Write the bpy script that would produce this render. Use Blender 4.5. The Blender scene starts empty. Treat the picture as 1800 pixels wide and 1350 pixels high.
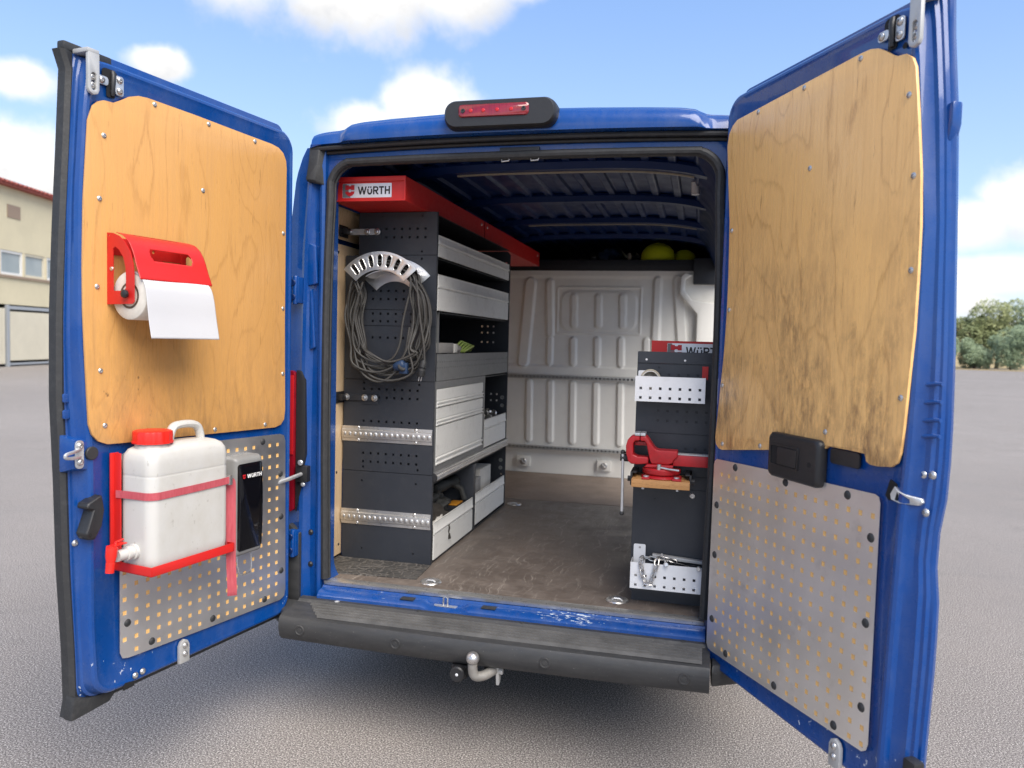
import bpy, bmesh, math, random
from mathutils import Vector, Matrix, noise as mnoise
random.seed(7)
R = math.radians
SC = bpy.context.scene
COL = SC.collection

# ------------------------------------------------------------------ camera
cd = bpy.data.cameras.new('camera'); CAM = bpy.data.objects.new('camera', cd); COL.objects.link(CAM)
_y, _p, _r = R(13.743), R(-3.149), R(1.5)
fw = Vector((-math.sin(_y)*math.cos(_p), math.cos(_y)*math.cos(_p), math.sin(_p)))
rt = Vector((math.cos(_y), math.sin(_y), 0)); up = rt.cross(fw)
r2 = rt*math.cos(_r) + up*math.sin(_r); u2 = up*math.cos(_r) - rt*math.sin(_r)
CAM.matrix_world = Matrix(((r2.x, u2.x, -fw.x, .746), (r2.y, u2.y, -fw.y, -2.995), (r2.z, u2.z, -fw.z, 1.607), (0, 0, 0, 1)))
cd.sensor_width = 36; cd.lens = 1354.3/1800*36; cd.clip_start = .05; cd.clip_end = 3000
cd.dof.use_dof = True; cd.dof.focus_distance = 3.0; cd.dof.aperture_fstop = 3.0
SC.camera = CAM

# ------------------------------------------------------------------ node helper
class NT:
    def __init__(s, tree): s.t = tree; s.L = tree.links.new
    def n(s, kind, **kw):
        nd = s.t.nodes.new(kind)
        for k, v in kw.items(): setattr(nd, k, v)
        return nd
    def put(s, sock, v):
        if isinstance(v, bpy.types.NodeSocket): s.L(v, sock)
        elif v is not None:
            if sock.type == 'RGBA' and len(v) == 3: v = (*v, 1)
            sock.default_value = v
    def coord(s, which='Object'): return s.n('ShaderNodeTexCoord').outputs[which]
    def map(s, vec, scale=(1, 1, 1), loc=(0, 0, 0), rot=(0, 0, 0)):
        m = s.n('ShaderNodeMapping'); s.L(vec, m.inputs[0])
        m.inputs['Scale'].default_value = scale; m.inputs['Location'].default_value = loc; m.inputs['Rotation'].default_value = rot
        return m.outputs[0]
    def noise(s, vec, scale=5, detail=4, rough=.5, dist=0):
        m = s.n('ShaderNodeTexNoise'); s.L(vec, m.inputs['Vector'])
        m.inputs['Scale'].default_value = scale; m.inputs['Detail'].default_value = detail
        m.inputs['Roughness'].default_value = rough; m.inputs['Distortion'].default_value = dist
        return m.outputs['Fac']
    def noisec(s, vec, scale=5, detail=4):
        m = s.n('ShaderNodeTexNoise'); s.L(vec, m.inputs['Vector'])
        m.inputs['Scale'].default_value = scale; m.inputs['Detail'].default_value = detail
        return m.outputs['Color']
    def voro(s, vec, scale=5, feature='F1', out='Distance'):
        m = s.n('ShaderNodeTexVoronoi', feature=feature); s.L(vec, m.inputs['Vector']); m.inputs['Scale'].default_value = scale
        return m.outputs[out]
    def ramp(s, fac, stops, interp='LINEAR'):
        m = s.n('ShaderNodeValToRGB'); s.L(fac, m.inputs[0]); cr = m.color_ramp; cr.interpolation = interp
        while len(cr.elements) < len(stops): cr.elements.new(.5)
        for e, (p, c) in zip(cr.elements, stops):
            e.position = p; e.color = (c, c, c, 1) if isinstance(c, (int, float)) else (*c, 1)
        return m.outputs[0]
    def mix(s, fac, a, b, mode='MIX'):
        m = s.n('ShaderNodeMix', data_type='RGBA', blend_type=mode)
        s.put(m.inputs[0], fac); s.put(m.inputs[6], a); s.put(m.inputs[7], b)
        return m.outputs[2]
    def m(s, op, a, b=None, c=None, clamp=False):
        m = s.n('ShaderNodeMath', operation=op, use_clamp=clamp)
        s.put(m.inputs[0], a)
        if b is not None: s.put(m.inputs[1], b)
        if c is not None: s.put(m.inputs[2], c)
        return m.outputs[0]
    def sep(s, vec): m = s.n('ShaderNodeSeparateXYZ'); s.L(vec, m.inputs[0]); return m.outputs
    def comb(s, x, y, z):
        m = s.n('ShaderNodeCombineXYZ'); s.put(m.inputs[0], x); s.put(m.inputs[1], y); s.put(m.inputs[2], z); return m.outputs[0]
    def step(s, v, a, b):
        m = s.n('ShaderNodeMapRange', interpolation_type='SMOOTHSTEP'); s.put(m.inputs[0], v)
        m.inputs[1].default_value = a; m.inputs[2].default_value = b; return m.outputs[0]
    def bump(s, h, strength=.3, dist=.01):
        m = s.n('ShaderNodeBump'); m.inputs['Strength'].default_value = strength; m.inputs['Distance'].default_value = dist
        s.L(h, m.inputs['Height']); return m.outputs[0]

# ------------------------------------------------------------------ world: clear sky with clouds
SUN_EL, SUN_AZ = R(49), R(138)      # azimuth measured clockwise from +Y (the van's forward direction)
W = bpy.data.worlds.new('World'); SC.world = W; W.use_nodes = True
w = NT(W.node_tree); W.node_tree.nodes.clear()
sky = w.n('ShaderNodeTexSky', sky_type='NISHITA'); sky.sun_disc = False
sky.sun_elevation = SUN_EL; sky.sun_rotation = SUN_AZ; sky.air_density = 1.0; sky.dust_density = .6; sky.ozone_density = 1.5
dirv = w.coord('Generated')
dx, dy, dz = w.sep(dirv)
AZ = w.m('MULTIPLY', w.m('ARCTAN2', dx, dy), 57.2958)
EL = w.m('MULTIPLY', w.m('ARCSINE', dz), 57.2958)
big = w.noise(dirv, 7, 6, .58); fine = w.noise(dirv, 26, 6, .6)
BLOBS = [(-34, 23.4, 6.5, 3.6), (-26, 23.2, 8.5, 4.0), (-18.5, 23.8, 6, 3.4), (-14, 25, 4, 2.6), (-38.4, 17.3, 2.6, 1.4), (-46.5, 15.0, 2.8, 1.6), (-50, 10.4, 8.5, 3.3), (-44.6, 9.2, 2.6, 2.4), (-20.3, 16.2, 4.4, 3.2), (-25, 14.8, 3.4, 2.0),
         (20.5, 9.2, 4.4, 3.0), (16.6, 8.0, 3.0, 2.0), (18, 5.0, 5.5, 1.6), (16, 3.2, 3.4, 1.1), (27, 12, 6, 4),
         (42, 24, 14, 8), (75, 22, 18, 10), (110, 34, 20, 12), (150, 22, 24, 11), (190, 38, 20, 13), (-170, 16, 20, 9), (-130, 30, 20, 12), (-95, 18, 16, 9), (-70, 34, 14, 9), (10, 50, 16, 10), (60, 55, 24, 11), (-60, 60, 26, 11), (120, 62, 34, 11), (165, 66, 30, 9), (-120, 68, 34, 10), (0, 78, 60, 7)]  # clouds out of view, enlarged to brighten and neutralise the fill light
tot = None; low = None
for a, e, sa, se in BLOBS:
    qa = w.m('DIVIDE', w.m('SUBTRACT', AZ, a), sa); qe = w.m('DIVIDE', w.m('SUBTRACT', EL, e), se)
    g = w.m('EXPONENT', w.m('MULTIPLY', w.m('ADD', w.m('MULTIPLY', qa, qa), w.m('MULTIPLY', qe, qe)), -1.0))
    tot = g if tot is None else w.m('MAXIMUM', tot, g)
    lw = w.m('MULTIPLY', g, w.m('MULTIPLY', qe, -1.0)); low = lw if low is None else w.m('ADD', low, lw)
fld = w.m('ADD', tot, w.m('ADD', w.m('MULTIPLY', w.m('SUBTRACT', big, .5), 1.1), w.m('MULTIPLY', w.m('SUBTRACT', fine, .5), .55)))
mask = w.step(fld, .34, .88)
shade = w.m('ADD', w.m('MULTIPLY', low, .8), w.m('ADD', w.m('MULTIPLY', w.m('SUBTRACT', fine, .45), 1.3), w.m('MULTIPLY', w.m('SUBTRACT', big, .5), .8)), clamp=True)
ccol = w.mix(shade, (5.0, 4.88, 4.7), (2.8, 2.9, 3.1))
# hazy veil near the horizon belongs to the real sky of the day
veil = w.step(EL, 26, -2)
skyc = w.mix(w.m('MULTIPLY', veil, .35), w.mix(.35, w.mix(1.0, sky.outputs[0], (.98, .89, .86), 'MULTIPLY'), (1.2, 2.5, 5.3)), (3.2, 3.9, 4.7))
bg = w.n('ShaderNodeBackground'); w.L(w.mix(mask, skyc, ccol), bg.inputs[0]); bg.inputs[1].default_value = .1
wo = w.n('ShaderNodeOutputWorld'); w.L(bg.outputs[0], wo.inputs[0])

sl = bpy.data.lights.new('sun', 'SUN'); SUN = bpy.data.objects.new('sun', sl); COL.objects.link(SUN)
sl.energy = 2.25; sl.angle = R(50); sl.color = (1, .93, .83)
sd = Vector((math.sin(SUN_AZ)*math.cos(SUN_EL), math.cos(SUN_AZ)*math.cos(SUN_EL), math.sin(SUN_EL)))
SUN.rotation_euler = sd.to_track_quat('Z', 'Y').to_euler()
vs = SC.view_settings; vs.view_transform = 'Standard'; vs.look = 'None'; vs.gamma = 1; vs.use_curve_mapping = False; vs.exposure = 1.32

# ------------------------------------------------------------------ geometry helper
class G:
    def __init__(s): s.v = []; s.f = []
    def add(s, v, f):
        o = len(s.v); s.v += [tuple(p) for p in v]; s.f += [tuple(i+o for i in q) for q in f]; return s
    def box(s, x0, x1, y0, y1, z0, z1):
        v = [(x, y, z) for z in (z0, z1) for y in (y0, y1) for x in (x0, x1)]
        return s.add(v, [(0, 2, 3, 1), (4, 5, 7, 6), (0, 1, 5, 4), (2, 6, 7, 3), (0, 4, 6, 2), (1, 3, 7, 5)])
    def prism(s, poly, axis, a0, a1):
        n = len(poly)
        def P(p, a): return {'x': (a, p[0], p[1]), 'y': (p[0], a, p[1]), 'z': (p[0], p[1], a)}[axis]
        v = [P(p, a0) for p in poly] + [P(p, a1) for p in poly]
        f = [tuple(range(n-1, -1, -1)), tuple(range(n, 2*n))] + [(i, (i+1) % n, n+(i+1) % n, n+i) for i in range(n)]
        return s.add(v, f)
    def loft(s, rings, cap0=True, cap1=True, closed=True):
        n = len(rings[0]); v = [p for r in rings for p in r]; f = []
        for k in range(len(rings)-1):
            for i in range(n if closed else n-1):
                j = (i+1) % n; f.append((k*n+i, k*n+j, (k+1)*n+j, (k+1)*n+i))
        if cap0: f.append(tuple(range(n-1, -1, -1)))
        if cap1: f.append(tuple(range((len(rings)-1)*n, len(rings)*n)))
        return s.add(v, f)
    def tube(s, pts, r, n=8, closed=False, flat=1.0):
        pts = [Vector(p) for p in pts]; m = len(pts); rings = []; up = None
        for i in range(m):
            a = pts[i-1] if (i or closed) else pts[i]; b = pts[(i+1) % m] if (i < m-1 or closed) else pts[i]
            t = (b-a).normalized()
            if up is None:
                up = Vector((0, 0, 1)) if abs(t.z) < .9 else Vector((1, 0, 0))
            x = t.cross(up)
            if x.length < 1e-5: x = t.orthogonal()
            x.normalize(); up = x.cross(t).normalized()
            rr = r[i] if isinstance(r, (list, tuple)) else r
            rings.append([pts[i] + x*math.cos(q)*rr + up*math.sin(q)*rr*flat for q in [2*math.pi*k/n for k in range(n)]])
        if closed: rings.append(rings[0])
        return s.loft(rings, not closed, not closed)
    def lathe(s, prof, o=(0, 0, 0), axis=(0, 0, 1), n=24):
        o = Vector(o); a = Vector(axis).normalized(); x = a.orthogonal().normalized(); y = a.cross(x)
        rings = [[o + a*h + x*math.cos(2*math.pi*k/n)*max(r, 1e-5) + y*math.sin(2*math.pi*k/n)*max(r, 1e-5) for k in range(n)] for r, h in prof]
        return s.loft(rings)
    def cyl(s, o, axis, r, h, n=20, ch=.0):
        if ch: return s.lathe([(0, 0), (r-ch, 0), (r, ch), (r, h-ch), (r-ch, h), (0, h)], o, axis, n)
        return s.lathe([(r, 0), (r, h)], o, axis, n)
    def ball(s, o, r, n=16, sz=1.0):
        return s.lathe([(r*math.sin(math.pi*k/10), -r*sz*math.cos(math.pi*k/10)) for k in range(11)], o, (0, 0, 1), n)
    def grid(s, fn, nu, nv, skip=None):
        v = [fn(i/nu, j/nv) for j in range(nv+1) for i in range(nu+1)]
        f = [(j*(nu+1)+i, j*(nu+1)+i+1, (j+1)*(nu+1)+i+1, (j+1)*(nu+1)+i) for j in range(nv) for i in range(nu) if not (skip and skip((i+.5)/nu, (j+.5)/nv))]
        return s.add(v, f)
    def map(s, fn): s.v = [tuple(fn(*p)) for p in s.v]; return s
    def join(s, o): return s.add(o.v, o.f)

def curve_plate(outline, holes=(), t=.002):
    """flat sheet with real cut-outs: (a, b, c) with c in 0..t"""
    c = bpy.data.curves.new('sheet', 'CURVE'); c.dimensions = '2D'; c.fill_mode = 'BOTH'; c.extrude = t/2
    for pl in [outline, *holes]:
        sp = c.splines.new('POLY'); sp.points.add(len(pl)-1); sp.use_cyclic_u = True
        for q, (x, y) in zip(sp.points, pl): q.co = (x, y, 0, 1)
    o = bpy.data.objects.new('sheet', c); me = bpy.data.meshes.new_from_object(o)
    g = G(); g.add([(q.co.x, q.co.y, q.co.z + t/2) for q in me.vertices], [tuple(p.vertices) for p in me.polygons])
    bpy.data.objects.remove(o); bpy.data.curves.remove(c); bpy.data.meshes.remove(me); return g
def column_plate(outline, cols, a, t):
    """flat sheet with square holes of half size a, built column by column: cols = [(u, [z, ...]), ...]"""
    g = G()
    def span(u):
        zs = [z1+(z2-z1)*(u-u1)/(u2-u1) for (u1, z1), (u2, z2) in zip(outline, outline[1:]+outline[:1]) if (u1-u)*(u2-u) <= 0 and u1 != u2]
        return min(zs), max(zs)
    def quad(u0, u1, f0, f1, c0, c1): g.add([(u0, f0, t), (u1, f1, t), (u1, c1, t), (u0, c0, t)], [(0, 1, 2, 3)])
    us = [u for u, z in outline]; ua, ub = min(us)+1e-5, max(us)-1e-5
    cuts = sorted(set([ua, ub]+[u for u in us if ua < u < ub]+[u-a for u, _ in cols]+[u+a for u, _ in cols]))
    cd_ = {round(u-a, 6): zs for u, zs in cols}
    for u0, u1 in zip(cuts, cuts[1:]):
        if u1-u0 < 1e-6: continue
        l0, h0 = span(u0+1e-6); l1, h1 = span(u1-1e-6); zs = None
        for u, q in cols:
            if u0 > u-a-1e-6 and u1 < u+a+1e-6: zs = q
        if not zs: quad(u0, u1, l0, l1, h0, h1); continue
        b0, b1 = l0, l1
        for z in sorted(zs): quad(u0, u1, b0, b1, z-a, z-a); b0 = b1 = z+a
        quad(u0, u1, b0, b1, h0, h1)
    for u, zs in cols:
        for z in zs:
            p = [(u-a, z-a), (u+a, z-a), (u+a, z+a), (u-a, z+a)]
            g.add([(x, y, t) for x, y in p]+[(x, y, 0) for x, y in p], [(i, (i+1) % 4, 4+(i+1) % 4, 4+i) for i in range(4)])
    n = len(outline); g.add([(x, y, t) for x, y in outline]+[(x, y, 0) for x, y in outline], [(i, (i+1) % n, n+(i+1) % n, n+i) for i in range(n)])
    return g
def text_geo(txt, size, t=.0006, bold=.0, sx=1.0):
    c = bpy.data.curves.new('txt', 'FONT'); c.body = txt; c.size = size; c.extrude = t/2; c.offset = bold; c.align_x = 'LEFT'; c.resolution_u = 3
    o = bpy.data.objects.new('txt', c); me = bpy.data.meshes.new_from_object(o)
    g = G(); g.add([(q.co.x*sx, q.co.y, q.co.z + t/2) for q in me.vertices], [tuple(p.vertices) for p in me.polygons])
    bpy.data.objects.remove(o); bpy.data.curves.remove(c); bpy.data.meshes.remove(me); return g
def rrect(x0, x1, y0, y1, r, n=5, seg=0):
    """rounded rectangle, counter-clockwise; seg = extra points along every side"""
    out = []
    for cx, cy, a in ((x1-r, y0+r, -90), (x1-r, y1-r, 0), (x0+r, y1-r, 90), (x0+r, y0+r, 180)):
        arc = [(cx+r*math.cos(R(a+90*k/n)), cy+r*math.sin(R(a+90*k/n))) for k in range(n+1)]
        if out and seg:
            p, q = out[-1], arc[0]; out += [(p[0]+(q[0]-p[0])*k/(seg+1), p[1]+(q[1]-p[1])*k/(seg+1)) for k in range(1, seg+1)]
        out += arc
    if seg:
        p, q = out[-1], out[0]; out += [(p[0]+(q[0]-p[0])*k/(seg+1), p[1]+(q[1]-p[1])*k/(seg+1)) for k in range(1, seg+1)]
    return out
def sq(x, y, a): return [(x-a, y-a), (x+a, y-a), (x+a, y+a), (x-a, y+a)]
def circ(x, y, r, n=10): return [(x+r*math.cos(2*math.pi*k/n), y+r*math.sin(2*math.pi*k/n)) for k in range(n)]
def smooth(pts, n=6, closed=False):
    P = [Vector(p) for p in pts]; m = len(P); out = []
    for i in range(m if closed else m-1):
        a, b, c, d = (P[(i-1) % m], P[i], P[(i+1) % m], P[(i+2) % m]) if closed else (P[max(i-1, 0)], P[i], P[i+1], P[min(i+2, m-1)])
        for k in range(n):
            t = k/n; out.append(.5*((2*b)+(c-a)*t+(2*a-5*b+4*c-d)*t*t+(3*b-a-3*c+d)*t*t*t))
    if not closed: out.append(P[-1])
    return out

OFF = {}
def mesh_of(name, g, m, sp=None, off=(0, 0, 0), bevel=0, seg=2, angle=35, flat=False, recalc=True):
    me = bpy.data.meshes.new(name)
    vs_ = [sp(*p) for p in g.v] if sp else g.v
    bm = bmesh.new(); ox, oy, oz = off
    bv = [bm.verts.new((p[0]-ox, p[1]-oy, p[2]-oz)) for p in vs_]
    for f in g.f:
        try: bm.faces.new([bv[i] for i in f])
        except ValueError: pass
    if bevel or recalc:
        bmesh.ops.remove_doubles(bm, verts=bm.verts, dist=1e-6)
        bmesh.ops.recalc_face_normals(bm, faces=bm.faces)
    if bevel:
        ed = [e for e in bm.edges if len(e.link_faces) == 2 and e.calc_face_angle(0) > R(38)]
        bmesh.ops.bevel(bm, geom=ed, offset=bevel, segments=seg, profile=.6, affect='EDGES', clamp_overlap=True)
    if not flat:
        for f in bm.faces: f.smooth = True
    bm.to_mesh(me); bm.free()
    if not flat: me.set_sharp_from_angle(angle=R(angle))
    for q in (m if isinstance(m, (list, tuple)) else [m]): me.materials.append(q)
    return me
def obj(name, g, m, parent=None, sp=None, label=None, cat=None, group=None, kind=None, **kw):
    off = OFF.get(parent, (0, 0, 0)) if parent and not sp else (0, 0, 0)
    o = bpy.data.objects.new(name, mesh_of(name, g, m, sp, off, **kw)); COL.objects.link(o)
    if parent: o.parent = parent; OFF[o] = off
    for k, v in (('label', label), ('category', cat), ('group', group), ('kind', kind)):
        if v: o[k] = v
    return o
def thing(name, label, cat, loc=(0, 0, 0), group=None):
    o = bpy.data.objects.new(name, None); COL.objects.link(o); o.location = loc; OFF[o] = tuple(loc); o.empty_display_size = .1
    o['label'] = label; o['category'] = cat
    if group: o['group'] = group
    return o
def inst(name, me, parent, loc, rot=None, label=None):
    """another object sharing a mesh; loc in the parent's space"""
    o = bpy.data.objects.new(name, me); COL.objects.link(o); o.parent = parent
    M = Matrix.Translation(Vector(loc)-Vector(OFF.get(parent, (0, 0, 0))))
    o.matrix_local = M @ rot.to_4x4() if rot else M
    if label: o['label'] = label
    return o

# ------------------------------------------------------------------ materials
def mat(name, base=(.5, .5, .5), rough=.5, metal=0, fn=None, **kw):
    m = bpy.data.materials.new(name); m.use_nodes = True; t = NT(m.node_tree); b = m.node_tree.nodes['Principled BSDF']
    b.inputs['Base Color'].default_value = (*base, 1); b.inputs['Roughness'].default_value = rough; b.inputs['Metallic'].default_value = metal
    for k, v in kw.items(): b.inputs[k].default_value = v
    if fn:
        r = fn(t) or {}
        for k, v in r.items(): t.put(b.inputs[k], v)
    return m
def worn(base, dark=.75, scale=6, rough=(.4, .6), bump=.02, dust=0, dcol=(.3, .28, .25)):
    """slightly uneven paint or coating with faint smears and fine relief"""
    def fn(t):
        c = t.coord(); n1 = t.noise(c, scale, 6, .6); n2 = t.noise(c, scale*9, 4, .6)
        col = t.mix(t.ramp(n1, [(.3, 0), (.7, 1)]), tuple(x*dark for x in base), base)
        if dust: col = t.mix(t.m('MULTIPLY', t.ramp(t.noise(c, scale*2.3, 8, .7), [(.5, 0), (.8, 1)]), dust), col, dcol)
        return {'Base Color': col, 'Roughness': t.ramp(n2, [(.3, rough[0]), (.7, rough[1])]), 'Normal': t.bump(n2, bump, .002)}
    return fn

BLUE = (.0017, .048, .222)
def paint_fn(chips=None, scale=70):
    def fn(t):
        c = t.coord(); n = t.noise(c, 3, 5); col = t.mix(n, BLUE, tuple(x*1.12 for x in BLUE))
        dust = t.m('MULTIPLY', t.ramp(t.noise(t.map(c, (1, 1, .4)), 9, 8, .72), [(.45, 0), (.80, 1)]), .17); col = t.mix(dust, col, (.20, .22, .26))
        rough = t.ramp(t.noise(c, 25, 4), [(.3, .22), (.7, .36)])
        out = {'Roughness': rough, 'Normal': t.bump(t.noise(c, 160, 2), .015, .001)}
        if chips:
            z = t.sep(c)[2]; band = t.m('SUBTRACT', 1, t.step(z, chips[0], chips[1]))
            sc = t.noise(t.map(c, (1, 1, .55)), scale, 3, .7); big_ = t.noise(c, 7, 2)
            k = t.ramp(t.m('ADD', sc, t.m('MULTIPLY', big_, .55)), [(chips[2], 0), (chips[2]+.015, 1)])
            col = t.mix(t.m('MULTIPLY', k, band), col, (.62, .66, .72))
        out['Base Color'] = col; return out
    return fn
def sill_fn(t):
    r = paint_fn()(t); c = t.coord(); x, y, z = t.sep(c)
    sc = t.noise(t.map(c, (.45, 1.6, 1.6)), 70, 5, .75); big_ = t.noise(t.map(c, (1, .1, .1)), 5, 2)
    env = t.m('EXPONENT', t.m('MULTIPLY', t.m('POWER', t.m('DIVIDE', t.m('SUBTRACT', x, .22), .42), 2.0), -1.0)); edge = t.step(z, .505, .527)
    lvl = t.m('ADD', sc, t.m('ADD', t.m('MULTIPLY', env, .10), t.m('MULTIPLY', big_, .30)))
    k = t.m('MULTIPLY', t.ramp(lvl, [(.855, 0), (.87, 1)]), edge); dust = t.m('MULTIPLY', t.ramp(t.noise(c, 30, 6, .7), [(.5, 0), (.8, 1)]), .3)
    col = t.mix(t.m('MULTIPLY', dust, edge), r['Base Color'], (.10, .085, .07)); r['Base Color'] = t.mix(k, col, (.58, .64, .68)); return r
M = {}
M['blue'] = mat('blue_paint', BLUE, .3, fn=paint_fn(), **{'Coat Weight': .55, 'Coat Roughness': .05, 'Specular IOR Level': .3})
M['bluedoor'] = mat('blue_door_paint', BLUE, .3, fn=paint_fn((.50, .62, .985), 60), **{'Coat Weight': .55, 'Coat Roughness': .05, 'Specular IOR Level': .3})
M['bluesill'] = mat('blue_sill_paint', BLUE, .3, fn=sill_fn, **{'Coat Weight': .5, 'Coat Roughness': .1})
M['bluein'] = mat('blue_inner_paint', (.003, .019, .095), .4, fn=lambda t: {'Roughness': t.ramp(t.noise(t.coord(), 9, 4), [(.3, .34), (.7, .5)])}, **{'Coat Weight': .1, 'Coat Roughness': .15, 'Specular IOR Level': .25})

def ply_fn(dirt_lo, dirt_hi, dirt_amt, seed, spots=False, pale=0, tone=((.60, .305, .090), (.70, .38, .130))):
    def fn(t):
        c = t.map(t.coord(), loc=(seed, 0, seed*.7))
        warp = t.noisec(t.map(c, (1.1, 1, .5)), 2.6, 2)
        mixv = t.mix(.17, c, warp)
        s = t.map(mixv, (1, 1, .28))
        ring = t.m('ADD', t.noise(s, 3.3, 2, .4), t.m('MULTIPLY', t.m('SUBTRACT', t.noise(t.map(c, (38, 38, 6)), 1, 5, .7), .5), .035))
        lines = t.m('FRACT', t.m('MULTIPLY', ring, 17))
        ln = t.ramp(lines, [(0, .25), (.05, 0), (.85, .04), (.97, 1), (1, .25)])
        fib = t.noise(t.map(c, (160, 160, 4.5)), 1, 3, .6)
        base = t.mix(t.noise(t.map(c, (1, 1, .6)), 2.2, 4), tone[0], tone[1])
        col = t.mix(t.m('MULTIPLY', t.m('MULTIPLY', ln, t.ramp(t.noise(c, 3.1, 4), [(.35, .35), (.65, 1)])), .52), base, (.40, .19, .055))
        col = t.mix(t.m('MULTIPLY', t.ramp(fib, [(.45, 0), (.75, 1)]), .30), col, (.46, .24, .09))
        pore = t.ramp(t.noise(t.map(c, (70, 70, 7)), 1, 5, .75), [(.62, 0), (.70, 1)]); col = t.mix(t.m('MULTIPLY', pore, .5), col, (.24, .12, .045))
        z = t.sep(t.coord())[2]
        g = t.m('SUBTRACT', 1, t.step(z, dirt_lo, dirt_hi))
        d1 = t.ramp(t.noise(t.map(c, (40, 40, 12)), 1, 9, .8), [(.40, 0), (.60, 1)])
        d2 = t.ramp(t.noise(t.map(c, (2.6, 2.6, 1.3)), 1.7, 6, .65), [(.36, 0), (.62, 1)])
        dd = t.m('MULTIPLY', t.m('MULTIPLY', d1, d2), t.m('MULTIPLY', g, dirt_amt*.45), clamp=True)
        dd2 = t.m('MULTIPLY', t.ramp(t.noise(t.map(c, (1, 1, .6)), 9, 9, .75), [(.52, 0), (.72, 1)]), t.m('MULTIPLY', g, dirt_amt*.45))
        col = t.mix(t.m('MAXIMUM', dd, dd2), col, (.23, .13, .065))
        if pale: col = t.mix(pale, col, (.80, .66, .46))
        if spots:
            k = t.ramp(t.m('ADD', t.noise(t.map(c, (1, 1, .45)), 42, 3, .6), t.m('MULTIPLY', t.noise(c, 5, 2), .5)), [(.94, 0), (.98, 1)])
            x = t.sep(t.coord())[0]; k = t.m('MULTIPLY', k, t.m('MULTIPLY', g, t.step(x, .5, .75)))
            col = t.mix(t.m('MULTIPLY', k, .8), col, (.05, .03, .02))
        return {'Base Color': col, 'Roughness': t.ramp(fib, [(.32, .20), (.68, .42)]), 'Normal': t.bump(fib, .05, .001)}
    return fn
M['plyL'] = mat('birch_plywood', fn=ply_fn(1.20, 1.90, 1.1, .0, True), rough=.4)
M['plyR'] = mat('birch_plywood_dirty', fn=ply_fn(1.42, 2.25, 2.0, 3.7, tone=((.88, .50, .175), (.97, .60, .235))), rough=.4)  # real dirt on a base tone lightened for the weaker light on this door
M['plyE'] = mat('raw_plywood', fn=ply_fn(.8, 2.4, .25, 9.0, False, .6), rough=.6)
def aluplate_fn(t):
    c = t.coord(); br = t.noise(t.map(c, (3, 3, 240)), 1, 3, .6); sm = t.noise(c, 4.5, 5, .6)
    sc = t.ramp(t.noise(t.map(t.mix(.12, c, t.noisec(c, 9, 2)), (18, 18, 30), rot=(0, .9, 0)), 5, 8, .8), [(.66, 0), (.72, 1)])
    col = t.mix(sm, (.80, .79, .78), (.96, .945, .93)); col = t.mix(t.m('MULTIPLY', sc, .6), col, (.97, .97, .97)); sm2 = t.ramp(t.noise(c, 11, 7, .7), [(.56, 0), (.74, 1)]); col = t.mix(t.m('MULTIPLY', sm2, .35), col, (.42, .40, .38))
    ro = t.m('ADD', t.ramp(sm, [(.3, .34), (.7, .48)]), t.m('MULTIPLY', br, .06))
    return {'Base Color': col, 'Roughness': ro, 'Normal': t.bump(br, .03, .0005)}
M['plate'] = mat('aluminium_plate', rough=.3, metal=1.0, fn=aluplate_fn)
M['holewood'] = mat('plywood_behind_holes', (.62, .36, .12), .6, fn=worn((.86, .52, .19), .85, 20, (.5, .7)))
M['anth'] = mat('anthracite_coating', fn=worn((.027, .031, .040), .88, 5, (.38, .52), .04, .10, (.13, .13, .13)))
M['anthlt'] = mat('grey_coating', fn=worn((.15, .154, .158), .88, 6, (.42, .55), .04, .25, (.2, .19, .18)))
M['dark'] = mat('dark_coating', (.014, .016, .022), .45, fn=worn((.014, .016, .022), .8, 6))
def alu_fn(t):
    c = t.coord(); n = t.noise(t.map(c, (2, 2, 40)), 3, 6, .6); s = t.ramp(t.noise(c, 16, 8, .75), [(.52, 0), (.72, 1)]); sp_ = t.ramp(t.noise(c, 60, 3, .7), [(.66, 0), (.72, 1)])
    col = t.mix(n, (.70, .70, .68), (.80, .80, .77)); col = t.mix(t.m('MULTIPLY', s, .28), col, (.27, .25, .22)); col = t.mix(t.m('MULTIPLY', sp_, .35), col, (.12, .11, .10))
    return {'Base Color': col, 'Roughness': t.ramp(n, [(.3, .42), (.7, .55)])}
M['alu'] = mat('aluminium_drawer', metal=.0, fn=alu_fn)
M['rail'] = mat('aluminium_rail', (.72, .71, .69), .32, .85, fn=worn((.72, .71, .69), .8, 12, (.25, .42)))
M['steel'] = mat('bright_steel', (.62, .61, .60), .3, .85, fn=worn((.62, .61, .60), .8, 30, (.22, .4)))
M['zinc'] = mat('zinc_plated_steel', (.66, .67, .68), .36, .7, fn=worn((.66, .67, .68), .82, 25, (.28, .45)))
M['castalu'] = mat('cast_aluminium', (.74, .73, .71), .32, .8, fn=worn((.76, .75, .73), .9, 14, (.27, .40)))
M['greymetal'] = mat('grey_painted_bracket', (.5, .5, .5), .45, .3, fn=worn((.52, .52, .51), .85, 15, (.4, .55)))
M['red'] = mat('red_coating', (.60, .018, .014), .42, fn=worn((.58, .017, .014), .9, 7, (.36, .48), .03))
M['redvise'] = mat('worn_red_enamel', (.42, .012, .016), .35, fn=worn((.44, .012, .018), .8, 11, (.28, .45), .05, .45, (.06, .035, .03)))
M['redplastic'] = mat('red_plastic', (.75, .02, .012), .32, fn=worn((.75, .02, .012), .92, 9, (.28, .4)), **{'Subsurface Weight': .1, 'Subsurface Radius': (.02, .004, .002)})
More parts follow.
